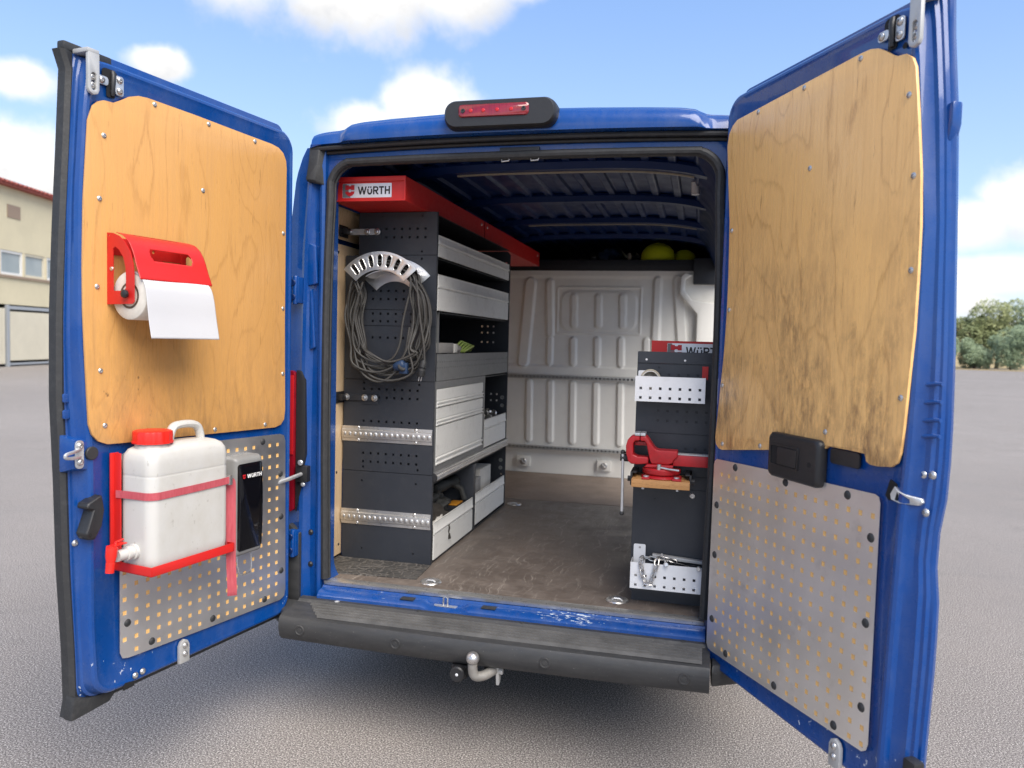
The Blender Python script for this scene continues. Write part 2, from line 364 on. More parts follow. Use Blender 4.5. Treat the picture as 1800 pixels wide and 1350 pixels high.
def canister_fn(t):
    c = t.coord(); s = t.ramp(t.noise(t.map(c, (1, 1, .7)), 9, 8, .7), [(.46, 0), (.72, 1)]); sp_ = t.ramp(t.noise(t.map(c, (1, 1, .6)), 42, 4, .7), [(.64, 0), (.70, 1)])
    col = t.mix(t.m('MULTIPLY', s, .34), (.60, .59, .56), (.44, .40, .33)); col = t.mix(t.m('MULTIPLY', sp_, .35), col, (.25, .22, .18))
    return {'Base Color': col, 'Normal': t.bump(t.noise(c, 35, 3), .05, .003)}
M['canister'] = mat('milky_plastic', (.85, .85, .80), .34, fn=canister_fn, **{'Subsurface Weight': .35, 'Subsurface Radius': (.05, .05, .04), 'Transmission Weight': .08})
M['strap'] = mat('red_webbing', (.42, .05, .07), .8, fn=lambda t: {'Base Color': t.mix(t.noise(t.map(t.coord(), (60, 60, 8)), 3, 4), (.34, .028, .045), (.55, .12, .14)), 'Normal': t.bump(t.noise(t.map(t.coord(), (500, 500, 900)), 1, 1), .3, .001)})
def paper_fn(t):
    c = t.coord(); d = t.voro(t.map(c, (1, .2, 1), rot=(0, R(45), 0)), 420); x, _, z = t.sep(c)
    k = t.m('MULTIPLY', t.ramp(t.noise(c, 40, 6, .8), [(.56, 0), (.68, 1)]), t.m('MULTIPLY', t.step(z, 1.645, 1.60), t.step(z, 1.585, 1.61)))
    return {'Base Color': t.mix(t.m('MULTIPLY', k, .3), (.55, .55, .565), (.27, .33, .32)), 'Normal': t.bump(d, .35, .001)}
M['paper'] = mat('embossed_paper', (.87, .87, .88), .9, fn=paper_fn)
M['rollside'] = mat('paper_roll_side', (.7, .66, .58), .9, fn=worn((.74, .70, .62), .82, 24, (.85, .95), .2, .25, (.4, .34, .26)))
M['card'] = mat('cardboard_core', (.10, .075, .055), .9, fn=worn((.10, .075, .055), .7, 40))
M['white'] = mat('white_powder_coat', (.74, .75, .78), .42, fn=worn((.74, .75, .77), .93, 8, (.36, .5), .03, .22, (.4, .37, .33)))
M['bulk'] = mat('grey_white_bulkhead_paint', (.50, .50, .475), .4, fn=worn((.88, .865, .815), .94, 4, (.32, .45), .02, .14, (.45, .41, .35)))
M['plastic'] = mat('black_plastic', (.016, .016, .018), .42, fn=worn((.018, .018, .020), .85, 14, (.36, .5), .12, .06, (.1, .1, .1)))
M['rubber'] = mat('black_rubber', (.022, .023, .025), .6, fn=worn((.026, .027, .029), .8, 18, (.5, .7), .1, .35, (.09, .088, .085)))
def bumper_fn(t):
    c = t.coord(); y = t.sep(c)[1]; d = t.m('MULTIPLY', t.ramp(t.noise(t.map(c, (2.2, 14, 14)), 2.2, 8, .72), [(.38, 0), (.75, 1)]), .40); sp_ = t.ramp(t.noise(t.map(c, (1, 1, 1)), 120, 3, .7), [(.67, 0), (.73, 1)])
    col = t.mix(d, (.028, .029, .031), (.085, .083, .080)); col = t.mix(t.m('MULTIPLY', sp_, .35), col, (.3, .29, .27))
    return {'Base Color': col, 'Roughness': t.ramp(t.noise(c, 40, 3), [(.3, .42), (.7, .6)]), 'Normal': t.bump(t.noise(c, 260, 2), .12, .001)}
M['bumper'] = mat('dusty_grey_bumper_plastic', fn=bumper_fn)
M['ribdust'] = mat('dusty_tread', (.12, .118, .115), .7, fn=worn((.135, .132, .128), .55, 9, (.6, .8), .1)); M['hitch'] = mat('cast_hitch_steel', (.36, .35, .33), .5, .5, fn=worn((.36, .345, .32), .7, 30, (.4, .6), .1)); M['black'] = mat('matt_black', (.006, .006, .007), .8)
M['glossblack'] = mat('gloss_black', (.004, .004, .006), .09, fn=lambda t: {'Roughness': t.ramp(t.noise(t.coord(), 30, 5), [(.3, .06), (.7, .16)])})
M['greyplastic'] = mat('grey_plastic', (.23, .23, .225), .42, fn=worn((.24, .24, .235), .9, 12, (.36, .5)))
def floor_fn(t):
    c = t.coord(); w1 = t.noisec(c, 5, 2); cc = t.mix(.10, c, w1)
    cloud = t.noise(t.map(c, (1, .8, 1)), 2.4, 8, .66); st = t.ramp(t.noise(t.map(cc, (90, 5, 1), rot=(0, 0, .22)), 1, 6, .78), [(.56, 0), (.64, 1)]); st2 = t.ramp(t.noise(t.map(cc, (6, 80, 1), rot=(0, 0, -.5)), 1, 6, .8), [(.59, 0), (.67, 1)])
    wear = t.ramp(t.noise(c, 6.5, 9, .74), [(.44, 0), (.66, 1)])
    col = t.mix(cloud, (.060, .048, .041), (.170, .138, .116)); col = t.mix(t.m('MULTIPLY', wear, .5), col, (.21, .175, .15))
    col = t.mix(t.m('MULTIPLY', t.m('MAXIMUM', st, st2), .55), col, (.36, .32, .28))
    col = t.mix(t.m('MULTIPLY', t.ramp(t.noise(c, 3.3, 6, .6), [(.58, 0), (.72, 1)]), .6), col, (.035, .025, .02))
    return {'Base Color': col, 'Roughness': t.ramp(wear, [(0, .42), (1, .7)]), 'Normal': t.bump(t.noise(c, 180, 3), .12, .001)}
M['floor'] = mat('worn_brown_floor_board', fn=floor_fn); M['floorback'] = mat('dusty_brown_floor_board', fn=worn((.30, .235, .19), .7, 5, (.6, .75), .1, .3, (.36, .30, .25)))
def mat_fn(t):
    c = t.coord(); cc = t.mix(.04, c, t.noisec(c, 12, 2)); d = t.voro(t.map(cc, (1, 1.7, 1)), 26, 'DISTANCE_TO_EDGE'); e = t.ramp(d, [(.02, 0), (.13, 1)])
    col = t.mix(e, (.13, .12, .11), (.035, .034, .033)); col = t.mix(t.m('MULTIPLY', t.ramp(t.noise(c, 12, 6), [(.4, 0), (.7, 1)]), .5), col, (.12, .11, .10))
    return {'Base Color': col, 'Normal': t.bump(e, .9, .004)}
M['mat'] = mat('ribbed_rubber_mat', rough=.65, fn=mat_fn)
M['cable'] = mat('grey_rubber_cable', (.05, .048, .046), .6, fn=worn((.058, .055, .051), .7, 20, (.5, .68), .1, .3, (.12, .11, .10)))
M['lens'] = mat('red_lens', (.30, .004, .012), .12, fn=lambda t: {'Base Color': t.mix(t.noise(t.map(t.coord(), (60, 1, 6)), 3, 3), (.13, .002, .006), (.30, .008, .02))}, **{'Coat Weight': .8})
M['lensbr'] = mat('red_reflector', (.5, .015, .02), .15)
M['tape'] = mat('beige_tape_side', (.42, .37, .28), .7, fn=worn((.42, .37, .28), .8, 60))
M['ink'] = mat('black_print', (.012, .012, .014), .5); M['whiteink'] = mat('white_print', (.85, .85, .85), .5); M['redink'] = mat('red_print', (.50, .012, .018), .45)
def foil_fn(t):
    x, y, z = t.sep(t.coord()); return {'Base Color': t.mix(t.noise(t.coord(), 14, 3), (.78, .79, .82), (.60, .62, .68))}
M['foil'] = mat('silver_label', (.75, .76, .8), .3, .35, fn=foil_fn)
def board_fn(t):
    c = t.coord(); s = t.noise(t.map(c, (9, 9, 130)), 1, 4, .6); f = t.noise(t.map(c, (70, 70, 300)), 1, 4, .7)
    col = t.mix(s, (.36, .17, .055), (.56, .30, .115)); col = t.mix(t.m('MULTIPLY', t.ramp(f, [(.5, 0), (.7, 1)]), .5), col, (.17, .08, .03))
    return {'Base Color': col, 'Normal': t.bump(f, .2, .001)}
M['board'] = mat('oiled_beech_board', rough=.5, fn=board_fn)
M['yellow'] = mat('yellow_helmet', (.78, .84, .02), .35)
M['cloth'] = mat('grey_brown_rag', (.05, .045, .04), .95, fn=worn((.055, .048, .042), .5, 18, (.9, 1), .5, .4, (.11, .10, .09)))
M['cloth2'] = mat('dark_grey_rubber_glove', (.035, .037, .036), .7, fn=worn((.04, .042, .041), .6, 25, (.6, .8), .3))
M['bluebag'] = mat('blue_bag_cloth', (.02, .05, .12), .8, fn=worn((.02, .05, .12), .6, 30))
M['box'] = mat('grey_cardboard', (.33, .32, .31), .85, fn=worn((.34, .33, .32), .8, 14, (.8, .9), .1, .3, (.2, .18, .15)))
M['whitebox'] = mat('white_cardboard', (.66, .64, .60), .8, fn=worn((.68, .66, .62), .85, 14, (.75, .9)))
M['orange'] = mat('orange_plastic', (.52, .22, .02), .5); M['green'] = mat('yellow_green_wire', (.36, .46, .12), .5)
M['tyre'] = mat('tyre_rubber', (.012, .012, .012), .8)
M['led'] = mat('led_bulb', (.75, .06, .05), .15, fn=None)
# ------------------------------------------------------------------ setting
def asphalt_fn(t):
    c = t.coord(); big_ = t.noise(c, .22, 6, .6); mid = t.noise(c, 1.7, 7, .65); gr = t.noise(c, 150, 4, .75); st = t.voro(c, 150); pit = t.noise(c, 62, 3, .7)
    col = t.mix(t.ramp(big_, [(.3, 0), (.7, 1)]), (.205, .182, .166), (.283, .253, .231)); col = t.mix(t.ramp(mid, [(.40, .0), (.70, .5)]), col, (.20, .185, .175))
    lane = t.ramp(t.noise(t.map(c, (.05, 1.1, 1), rot=(0, 0, .35)), 1, 5, .6), [(.56, 0), (.64, 1)]); col = t.mix(t.m('MULTIPLY', lane, .07), col, (.19, .18, .172))
    cd_ = t.voro(t.mix(.06, c, t.noisec(c, 1.6, 4)), .24, 'DISTANCE_TO_EDGE'); crack = t.ramp(cd_, [(.0, 1), (.0045, .8), (.010, 0)]); col = t.mix(t.m('MULTIPLY', crack, .10), col, (.07, .066, .064))
    stn = t.ramp(t.noise(c, .9, 4, .55), [(.66, 0), (.74, 1)]); col = t.mix(t.m('MULTIPLY', stn, .5), col, (.12, .112, .108))
    col = t.mix(t.ramp(gr, [(.38, 1), (.50, 0)]), col, (.05, .047, .045)); col = t.mix(t.ramp(gr, [(.53, 0), (.64, .95)]), col, (.68, .63, .585))
    col = t.mix(t.ramp(pit, [(.64, 0), (.76, .5)]), col, (.09, .085, .082))
    spk = t.ramp(t.noise(c, 170, 2, .6), [(.70, 0), (.73, 1)]); col = t.mix(t.m('MULTIPLY', spk, .7), col, (.8, .78, .74))
    return {'Base Color': col, 'Roughness': .9, 'Normal': t.bump(t.m('ADD', gr, t.m('MULTIPLY', st, .5)), .28, .003)}
M['asphalt'] = mat('asphalt', fn=asphalt_fn, **{'Specular IOR Level': .2})
M['field'] = mat('dry_grass_field', (.36, .27, .13), .95, fn=worn((.40, .30, .14), .75, .06, (.9, 1)))
obj('asphalt_ground', G().box(-200, 200, -120, 92, -.3, 0), M['asphalt'], kind='structure', flat=True)
obj('field', G().box(-900, 900, 92, 1200, -.3, -.02).box(-900, -200, -120, 92, -.3, -.02).box(200, 900, -120, 92, -.3, -.02), M['field'], kind='structure', flat=True)
def hill(u, v):
    x = -300+u*900; y = 190+v*400
    return (x, y, -1+16*math.sin(math.pi*min(1, max(0, u)))**1.2*math.sin(math.pi*v)**.8*(1+.25*mnoise.noise((x*.01, y*.01, 0))))
obj('field_hill', G().grid(hill, 60, 24), M['field'], kind='structure', recalc=False)

# ---- building on the left
M['stucco'] = mat('cream_render', (.66, .58, .40), .9, fn=worn((.66, .585, .40), .9, .8, (.85, .95), .2, .2, (.5, .45, .33)))
M['rooftile'] = mat('red_roof_tile', (.30, .07, .05), .8, fn=worn((.34, .08, .06), .65, 3, (.7, .9)))
M['gatecream'] = mat('cream_gate_panel', (.72, .66, .5), .6, fn=worn((.66, .60, .46), .9, 1.5, (.5, .7)))
M['gateframe'] = mat('grey_gate_steel', (.33, .35, .37), .5); M['frame'] = mat('white_window_frame', (.72, .71, .68), .5)
M['glass'] = mat('window_glass', (.20, .25, .26), .08, fn=lambda t: {'Base Color': t.mix(t.noise(t.coord(), .8, 3), (.18, .23, .25), (.42, .46, .46))})
M['shut'] = mat('brown_vent', (.30, .22, .16), .7)
bd = Vector((-1.1, 4.1, 0)).normalized(); bn = Vector((4.1, 1.1, 0)).normalized(); b0 = Vector((-27.5, 23.0, 0))
def BS(s_, d, z): p = b0+bd*s_+bn*d; return (p.x, p.y, z)
B = thing('workshop_building', 'cream rendered two storey workshop with red tiled roof edge left of the van', 'building')
def wallholes(s0, s1, z0, z1, holes, t=.3):
    return curve_plate([(s0, z0), (s1, z0), (s1, z1), (s0, z1)], [[(a, c), (b, c), (b, d), (a, d)] for a, b, c, d in holes], t)
WIN = [(s_, s_+1.52, 3.86, 4.88) for s_ in (-8.2, -6.55, -4.9, -3.25, -1.6, .08, 1.73, 3.38, 5.03, 6.68, 8.33, 9.98)]
obj('wall', wallholes(-12, 14, 2.62, 7.55, WIN).map(lambda a, b, c: BS(a, c-.3, b)), M['stucco'], B, flat=True)
obj('lower_wall', G().box(-12, .12, -.45, -.15, 0, 2.62).box(4.35, 14, -.45, -.15, 0, 2.62).map(BS), M['stucco'], B, flat=True)
obj('end_wall', G().box(-12, -11.7, -12, -.3, 0, 7.55).box(13.7, 14, -12, -.3, 0, 7.55).box(-11.7, 13.7, -12, -11.7, 0, 7.55).map(BS), M['stucco'], B, flat=True)
obj('passage', G().box(-11.7, 13.7, -6, -5.7, 0, 2.6).map(BS), M['shut'], B, flat=True)
rf = obj('roof', G().prism([(.35, 7.5), (.35, 7.62), (-6, 9.3), (-12.4, 7.62), (-12.4, 7.5)], 'x', -12.4, 14.4).map(BS), M['rooftile'], B, flat=True)
gt = G()
for k in range(90):
    s_ = -12.4+k*.3; gt.add([BS(s_+.15+.12*math.cos(a), .42, 7.6+.09*math.sin(a)) for a in [math.pi*q/5 for q in range(6)]]+[BS(s_+.15+.12*math.cos(a), -.6, 7.87+.09*math.sin(a)) for a in [math.pi*q/5 for q in range(6)]], [(q, q+1, q+7, q+6) for q in range(5)]+[tuple(range(6))])
obj('eaves_tile', gt, M['rooftile'], rf, kind='stuff')
obj('vent', G().box(.53, 1.41, .0, .03, 6.26, 6.8).map(BS), M['shut'], B)
obj('window_sill', G().box(-12, 14, .0, .08, 3.74, 3.84).map(BS), M['shut'], B, flat=True)
for a, b, c, d in WIN:
    wh = abs(a-.08) < .01 or (int(a*10) % 3 == 0)
    f = obj('window', curve_plate([(a, c), (b, c), (b, d), (a, d)], [[(a+.1, c+.1), (b-.1, c+.1), (b-.1, d-.1), (a+.1, d-.1)]], .09).map(lambda p, q, r: BS(p, r-.12, q)), M['frame'] if wh else M['gatecream'], B, flat=True)
    obj('pane', G().box(a+.1, b-.1, -.10, -.09, c+.1, d-.1).map(BS), M['glass'], f, flat=True)
g1 = thing('sliding_gate', 'cream panelled gate in grey steel frame under the cream workshop', 'gate', BS(2.2, 0, 0))
obj('gate_frame', G().box(.40, .56, -.06, .06, 0, 2.6).box(3.76, 3.92, -.06, .06, 0, 2.6).box(.56, 3.76, -.06, .06, 2.42, 2.56).map(BS), M['gateframe'], g1)
obj('gate_panel', G().box(.60, 3.72, -.03, .05, .25, 2.33).map(BS), M['gatecream'], g1)
obj('bottom_rail', G().box(.56, 3.76, -.05, .05, .06, .15).map(BS), M['gateframe'], g1)
g2 = thing('gate_leaf', 'narrow cream board gate beside the sliding gate at photo edge', 'gate', BS(-.5, 0, 0))
for k in range(10): obj('board', G().box(-1.9+k*.22, -1.9+k*.22+.205, -.02, .03, .12, 2.45).map(BS), M['gatecream'], g2)
obj('crossbar', G().box(-1.95, .36, -.05, -.02, .5, .6).box(-1.95, .36, -.05, -.02, 2.0, 2.1).map(BS), M['gateframe'], g2)
st = thing('stacked_goods', 'dark goods piled beside the gate behind the door edge', 'goods pile', BS(4.6, -.8, 0))
for k in range(6): obj('crate', G().box(4.1, 5.0, -1.0, -.4, .02+k*.38, .36+k*.38).map(BS), M['gateframe'] if k % 2 else M['shut'], st)

# ---- trees and bushes on the right
def leaf_mat(nm, a, b):
    def fn(t):
        oi = t.n('ShaderNodeObjectInfo').outputs['Random']; c = t.coord(); n = t.noise(c, 1.1, 3); n = t.m('ADD', n, t.m('MULTIPLY', t.m('SUBTRACT', oi, .5), .3))
        return {'Base Color': t.mix(t.ramp(n, [(.3, 0), (.7, 1)]), a, b)}
    return mat(nm, a, .6, fn=fn)
M['leafA'] = leaf_mat('olive_leaves', (.17, .20, .08), (.34, .36, .16)); M['leafB'] = leaf_mat('grey_green_leaves', (.16, .22, .13), (.29, .36, .21)); M['bark'] = mat('bark', (.09, .07, .05), .9)
def crown_geo(rx, ry, rz, n, size, rnd):
    g = G(); lobes = [(Vector((rnd.uniform(-.6, .6)*rx, rnd.uniform(-.6, .6)*ry, rnd.uniform(-.55, .75)*rz)), rnd.uniform(.3, .55)) for _ in range(14)]
    for _ in range(n):
        c, q = rnd.choice(lobes); d = Vector((rnd.gauss(0, 1), rnd.gauss(0, 1), rnd.gauss(0, 1))).normalized()*q*rnd.uniform(.55, 1)**.5
        p = c+Vector((d.x*rx, d.y*ry, d.z*rz)); a = Vector((rnd.gauss(0, 1), rnd.gauss(0, 1), rnd.gauss(0, .6))).normalized(); b = a.orthogonal().normalized(); s_ = size*rnd.uniform(.6, 1.3)
        g.add([p-a*s_, p-b*s_*.6, p+a*s_, p+b*s_*.6], [(0, 1, 2, 3)])
    return g
TREES = [(24.0, 93, 3.6, 7.6, 'A', 'olive green tree with broad crown beside the right door edge'),
         (29.8, 91, 2.6, 6.4, 'A', 'smaller olive tree with loose top right of the field gap'),
         (32.6, 93, 3.2, 7.6, 'A', 'taller olive tree cut by the right photo edge')]
def tree(x, y, r, h, k, lab, name='broadleaf_tree'):
    rnd = random.Random(int(x*10)+int(y)); hid = not lab
    t = thing(name, lab, 'tree', (x, y, 0), 'trees along the far edge of the yard')
    pts = [(x, y, 0), (x+.1, y, h*.3), (x-.1, y+.1, h*.55), (x, y, h*.8)]
    tr = G().tube(smooth(pts, 4), [.22-.015*i for i in range(13)], 7)
    for q in range(5):
        a = rnd.uniform(0, 6.28); z0 = h*(.3+.08*q); tr.tube([(x, y, z0), (x+math.cos(a)*r*.4, y+math.sin(a)*r*.4, z0+h*.15), (x+math.cos(a)*r*.7, y+math.sin(a)*r*.7, z0+h*.22)], [.09, .06, .025], 5)
    obj('trunk', tr, M['bark'], t)
    g = crown_geo(r, r, h*.42, 9000, .13, rnd).map(lambda a, b, c: (x+a, y+b, h*.6+c))
    obj('crown', g, M['leaf'+k], t, recalc=False, flat=True)
for a in TREES: tree(*a)
BUSH = [(25.2, 86.5, 2.0, 3.9, 'round grey green bush in front of the tree row by the van door'), (28.6, 87.2, 1.7, 3.3, 'low grey green bush in the gap below the field'), (31.6, 86.2, 2.1, 4.1, 'grey green bush at the right photo edge')]
for x, y, r, h, lab in BUSH:
    rnd = random.Random(int(x*7)); t = thing('bush', lab, 'bush', (x, y, 0), 'bushes before the trees')
    obj('stem', G().tube([(x, y, 0), (x, y, h*.5)], [.08, .04], 6), M['bark'], t)
    obj('crown', crown_geo(r, r, h*.55, 8000, .10, rnd).map(lambda a, b, c: (x+a, y+b, h*.47+c)), M['leafB'], t, recalc=False, flat=True)
dh = G(); rnd = random.Random(3)
for x, y, r, h in [(-24+6.5*k+rnd.uniform(-1, 1), 96+rnd.uniform(-1, 2), 4.2, rnd.uniform(6.8, 8.2)) for k in range(7)]+[(36.5+5*k, 93+rnd.uniform(-1, 2), 3.8, rnd.uniform(7, 8.2)) for k in range(4)]:
    dh.join(crown_geo(r, r, h*.48, 1500, .28, rnd).map(lambda a, b, c: (x+a, y+b, h*.52+c))).tube([(x, y, 0), (x, y, h*.6)], [.2, .08], 6)
obj('far_trees', dh, M['leafB'], kind='stuff', recalc=False, flat=True)
obj('grass_strip', G().box(8, 60, 82, 84.6, -.01, .05), M['field'], kind='structure', flat=True)

# ================================================================== the van
def lerp_tab(tab, z):
    if z <= tab[0][0]: return tab[0][1]
    for (a, p), (b, q) in zip(tab, tab[1:]):
        if z <= b: return p+(q-p)*(z-a)/(b-a)
    return tab[-1][1]
XO = lambda z: lerp_tab([(.42, 1.0), (.6, 1.03), (1.2, 1.03), (1.97, 1.005), (2.28, .965), (2.36, .935), (2.40, .912), (2.44, .89), (2.46, .868)], z)
XI = lambda z: lerp_tab([(.42, .95), (.55, .94), (1.3, .935), (1.9, .932), (2.06, .928), (2.25, .90), (2.36, .84), (2.46, .78)], z)
ZO = lambda x: lerp_tab([(0, 2.521), (.15, 2.520), (.3, 2.516), (.5, 2.508), (.64, 2.500), (.69, 2.492), (.715, 2.480), (.74, 2.474), (.80, 2.470), (.84, 2.465), (.868, 2.456)], abs(x))
ZI = lambda x: 2.445-.07*(abs(x)/.8)**4
V = thing('cargo_van', 'blue cargo van seen from behind with both rear doors open', 'van')
FZ = .555
ZS = [.42, .55, .8, 1.2, 1.6, 1.97, 2.15, 2.28, 2.36, 2.40, 2.44, 2.46]
def side_poly(sg, zs): return [(sg*XO(z), z) for z in zs]+[(sg*XI(z), z) for z in reversed(zs)]
zs_hi = [2.262, 2.28, 2.36, 2.40, 2.44, 2.46]
obj('side_wall', G().prism(side_poly(-1, ZS), 'y', .102, 4.6), M['bluein'], V, angle=25)
rw = G().prism(side_poly(1, ZS), 'y', .102, 1.70)
obj('side_wall', rw.prism(side_poly(1, ZS), 'y', 2.99, 4.6), M['bluein'], V, angle=25)
obj('side_header', G().prism(side_poly(1, zs_hi), 'y', 1.702, 2.988).prism(side_poly(1, [.42, .5, .54]), 'y', 1.702, 2.988), M['bluein'], V, angle=25)
sdz = [.5, .8, 1.2, 1.6, 1.97, 2.26]
obj('sliding_door', G().prism([(XO(z)+.09, z) for z in sdz]+[(XO(z)+.035, z) for z in reversed(sdz)], 'y', .42, 1.69), M['blue'], V, angle=25)
# outer skin (front and sides) in body colour, a little proud of the inner structure
obj('outer_skin', G().prism([(-XO(z)-.004, z) for z in ZS]+[(-XO(z)-.001, z) for z in reversed(ZS)], 'y', .10, 4.6)
    .prism([(XO(z)+.004, z) for z in ZS]+[(XO(z)+.001, z) for z in reversed(ZS)], 'y', .10, 1.70).prism([(XO(z)+.004, z) for z in ZS]+[(XO(z)+.001, z) for z in reversed(ZS)], 'y', 2.99, 4.6), M['blue'], V, angle=25)
xs = [-.868+1.736*k/88 for k in range(89)]
obj('roof', G().prism([(x, ZO(x)) for x in xs]+[(x, ZO(x)-.012) for x in reversed(xs)], 'y', .06, 4.6), M['blue'], V, angle=25)
obj('cab_front', G().prism([(4.602, .42), (5.6, .42), (5.7, .95), (5.4, 1.15), (4.9, 2.0), (4.602, 2.45)], 'x', -.88, .88), M['blue'], V, bevel=.05)
# ceiling: pressed sheet with lengthwise flutes
def ceil_fn(u, v):
    x = -.80+1.6*u; y = .105+4.45*v; p = (x/.118) % 1.0; d = min(p, 1-p)*2
    k = max(0, min(1, (d-.30)/.10)); k = k*k*(3-2*k)
    return (x, y, ZI(x)-.016*(1-k))
obj('ceiling', G().grid(ceil_fn, 260, 6), M['bluein'], V, recalc=False, angle=50)
for yb in (.12, .55, 1.36, 2.12, 2.86):
    xb = [-.79+1.58*k/30 for k in range(31)]
    bw = G().loft([[(x, yb-.055, ZI(x)-.018), (x, yb-.03, ZI(x)-.045), (x, yb+.03, ZI(x)-.045), (x, yb+.055, ZI(x)-.018), (x, yb+.05, ZI(x)-.004), (x, yb-.05, ZI(x)-.004)] for x in xb])
    o = obj('roof_bow', bw, M['bluein'], V, angle=30)
    if yb in (.55, 2.12):
        xr = [x for x in xb if -.45 < x < .70]
        obj('pale_strip', G().loft([[(x, yb+.018, ZI(x)-.0455), (x, yb+.030, ZI(x)-.0455), (x, yb+.030, ZI(x)-.052), (x, yb+.018, ZI(x)-.052)] for x in xr]), M['tape'], o)  # pale strip along the underside of the bow
for sg in (-1, 1):
    obj('roof_rail', G().prism([(sg*.86, 2.20), (sg*.82, 2.36), (sg*.74, 2.40), (sg*.70, 2.385), (sg*.76, 2.33), (sg*.83, 2.18)], 'y', .11, 4.5), M['bluein'], V, bevel=.008)
    for yb in (1.1, 1.64):
        obj('wall_pillar', G().prism([(sg*XI(z), z) for z in (.57, 1.2, 1.9, 2.25)]+[(sg*(XI(z)-.055), z) for z in (2.25, 1.9, 1.2, .57)], 'y', yb-.05, yb+.05), M['bluein'], V, bevel=.01)
obj('reflection_tube', G().tube([(.68, .93, 2.455), (.685, .93, 2.42), (.688, .93, 2.35)], .020, 12), M['white'], V)  # white tube put in for a bright reflection on the body pillar
obj('cab_closing', G().box(-.93, .93, 4.5, 4.55, .55, 2.44), M['dark'], V)
obj('overhead_shelf', G().box(-.80, .80, 3.052, 4.49, 2.245, 2.262).box(-.80, .80, 3.045, 3.06, 2.175, 2.262), M['dark'], V, bevel=.003)
obj('overhead_bracket', G().box(.665, .86, 3.0, 3.043, 2.075, 2.27), M['anth'], V, bevel=.006)
# floor
fl = obj('floor_board', G().box(-.925, .925, .035, 1.998, FZ-.016, FZ), M['floor'], V, bevel=.0015)
obj('floor_board', G().box(-.925, .925, 2.004, 3.06, FZ-.014, FZ+.002), M['floorback'], V, bevel=.0015)
obj('underbody', G().box(-.98, .98, .30, 4.9, .40, FZ-.017), M['black'], V)
obj('floor_edge_trim', G().prism([(-.006, FZ-.014), (-.010, FZ+.0035), (.040, FZ+.0035), (.042, FZ+.001), (.034, FZ+.001), (.034, FZ-.014)], 'x', -.795, .795), M['rail'], V, bevel=.001)
for x, y in ((-.358, .128), (.448, .145), (-.397, 1.82)):
    r = obj('lashing_ring', G().lathe([(.0, .0008), (.03, .0010), (.036, .004), (.043, .005), (.046, .0025), (.047, .0004)], (x, y, FZ), n=26), M['steel'], V)
    obj('ring_bar', G().tube([(x-.02, y, FZ+.003), (x-.012, y-.004, FZ+.009), (x+.012, y-.004, FZ+.009), (x+.02, y, FZ+.003)], .004, 8), M['zinc'], r)
obj('rubber_mat', G().prism([(-.902, .105), (-.428, .135), (-.440, .353), (-.902, .353)], 'z', FZ+.0005, FZ+.004), M['mat'], V)
# bulkhead: pressed sheet, height field
def seg_d(px, pz, a, b):
    ax, az = a; bx, bz = b; t = max(0, min(1, ((px-ax)*(bx-ax)+(pz-az)*(bz-az))/((bx-ax)**2+(bz-az)**2+1e-9)))
    return math.hypot(px-ax-t*(bx-ax), pz-az-t*(bz-az))
def sst(v, a, b): t = max(0, min(1, (v-a)/(b-a))); return t*t*(3-2*t)
def rbox(px, pz, x0, x1, z0, z1, r):
    qx = abs(px-(x0+x1)/2)-(x1-x0)/2+r; qz = abs(pz-(z0+z1)/2)-(z1-z0)/2+r
    return math.hypot(max(qx, 0), max(qz, 0))+min(max(qx, qz), 0)-r
RID = [((-.246, 1.97), (-.240, 1.755)), ((-.053, 1.97), (-.046, 1.757)), ((.136, 1.975), (.142, 1.757)),
       ((-.243, 1.63), (-.238, 1.45)), ((-.053, 1.635), (-.048, 1.45)), ((.133, 1.64), (.139, 1.45)), ((-.43, 1.63), (-.43, 1.45)), ((.33, 1.64), (.33, 1.45))] + \
      [((x, 1.285), (x+.008, .83)) for x in (-.59, -.415, -.236, -.05, .14, .33, .52)]
WID = [((-.60, 2.075), (-.645, 1.45), .045), ((-.445, 2.085), (-.43, 1.68), .030), ((.40, 2.10), (.395, 1.45), .030), ((.555, 2.10), (.615, 1.45), .040)]
def bulk_h(x, z):
    h = 0
    for a, b in RID: h = max(h, .016*(1-sst(seg_d(x, z, a, b), .016, .034)))
    for a, b, wd in WID: h = max(h, .018*(1-sst(seg_d(x, z, a, b), wd-.012, wd+.012)))
    em = rbox(x, z, -.385, .285, 1.68, 2.055, .02); h = max(h, .006*(1-sst(abs(em+.008), .004, .012)))
    ov = rbox(x, z, -.352, .245, 1.705, 2.018, .085); h += .008*(1-sst(ov, -.012, .012)) * (1 if h < .01 else .3)
    h += .012*(1-sst(abs(z-1.385), .03, .045))
    h += .008*sst(z, 2.11, 2.14) - .018*(1-sst(z, .70, .76))
    return h
obj('bulkhead', G().grid(lambda u, v: (-.93+1.86*u, 3.05-bulk_h(-.93+1.86*u, .556+1.62*v), .556+1.62*v), 330, 290), M['bulk'], V, recalc=False, angle=60)
for z0, x0, x1 in ((1.335, -.93, .93), (.768, -.93, .93)):
    lr = obj('lashing_rail', G().box(x0, x1, 3.012, 3.034, z0-.016, z0+.016), M['greymetal'], V, bevel=.003)
    g = G()
    for k in range(60): g.lathe([(.0, -.003), (.007, -.003), (.009, 0)], (x0+.015+k*.031, 3.012, z0), (0, -1, 0), 8)
    obj('rail_hole', g, M['dark'], lr, kind='stuff')
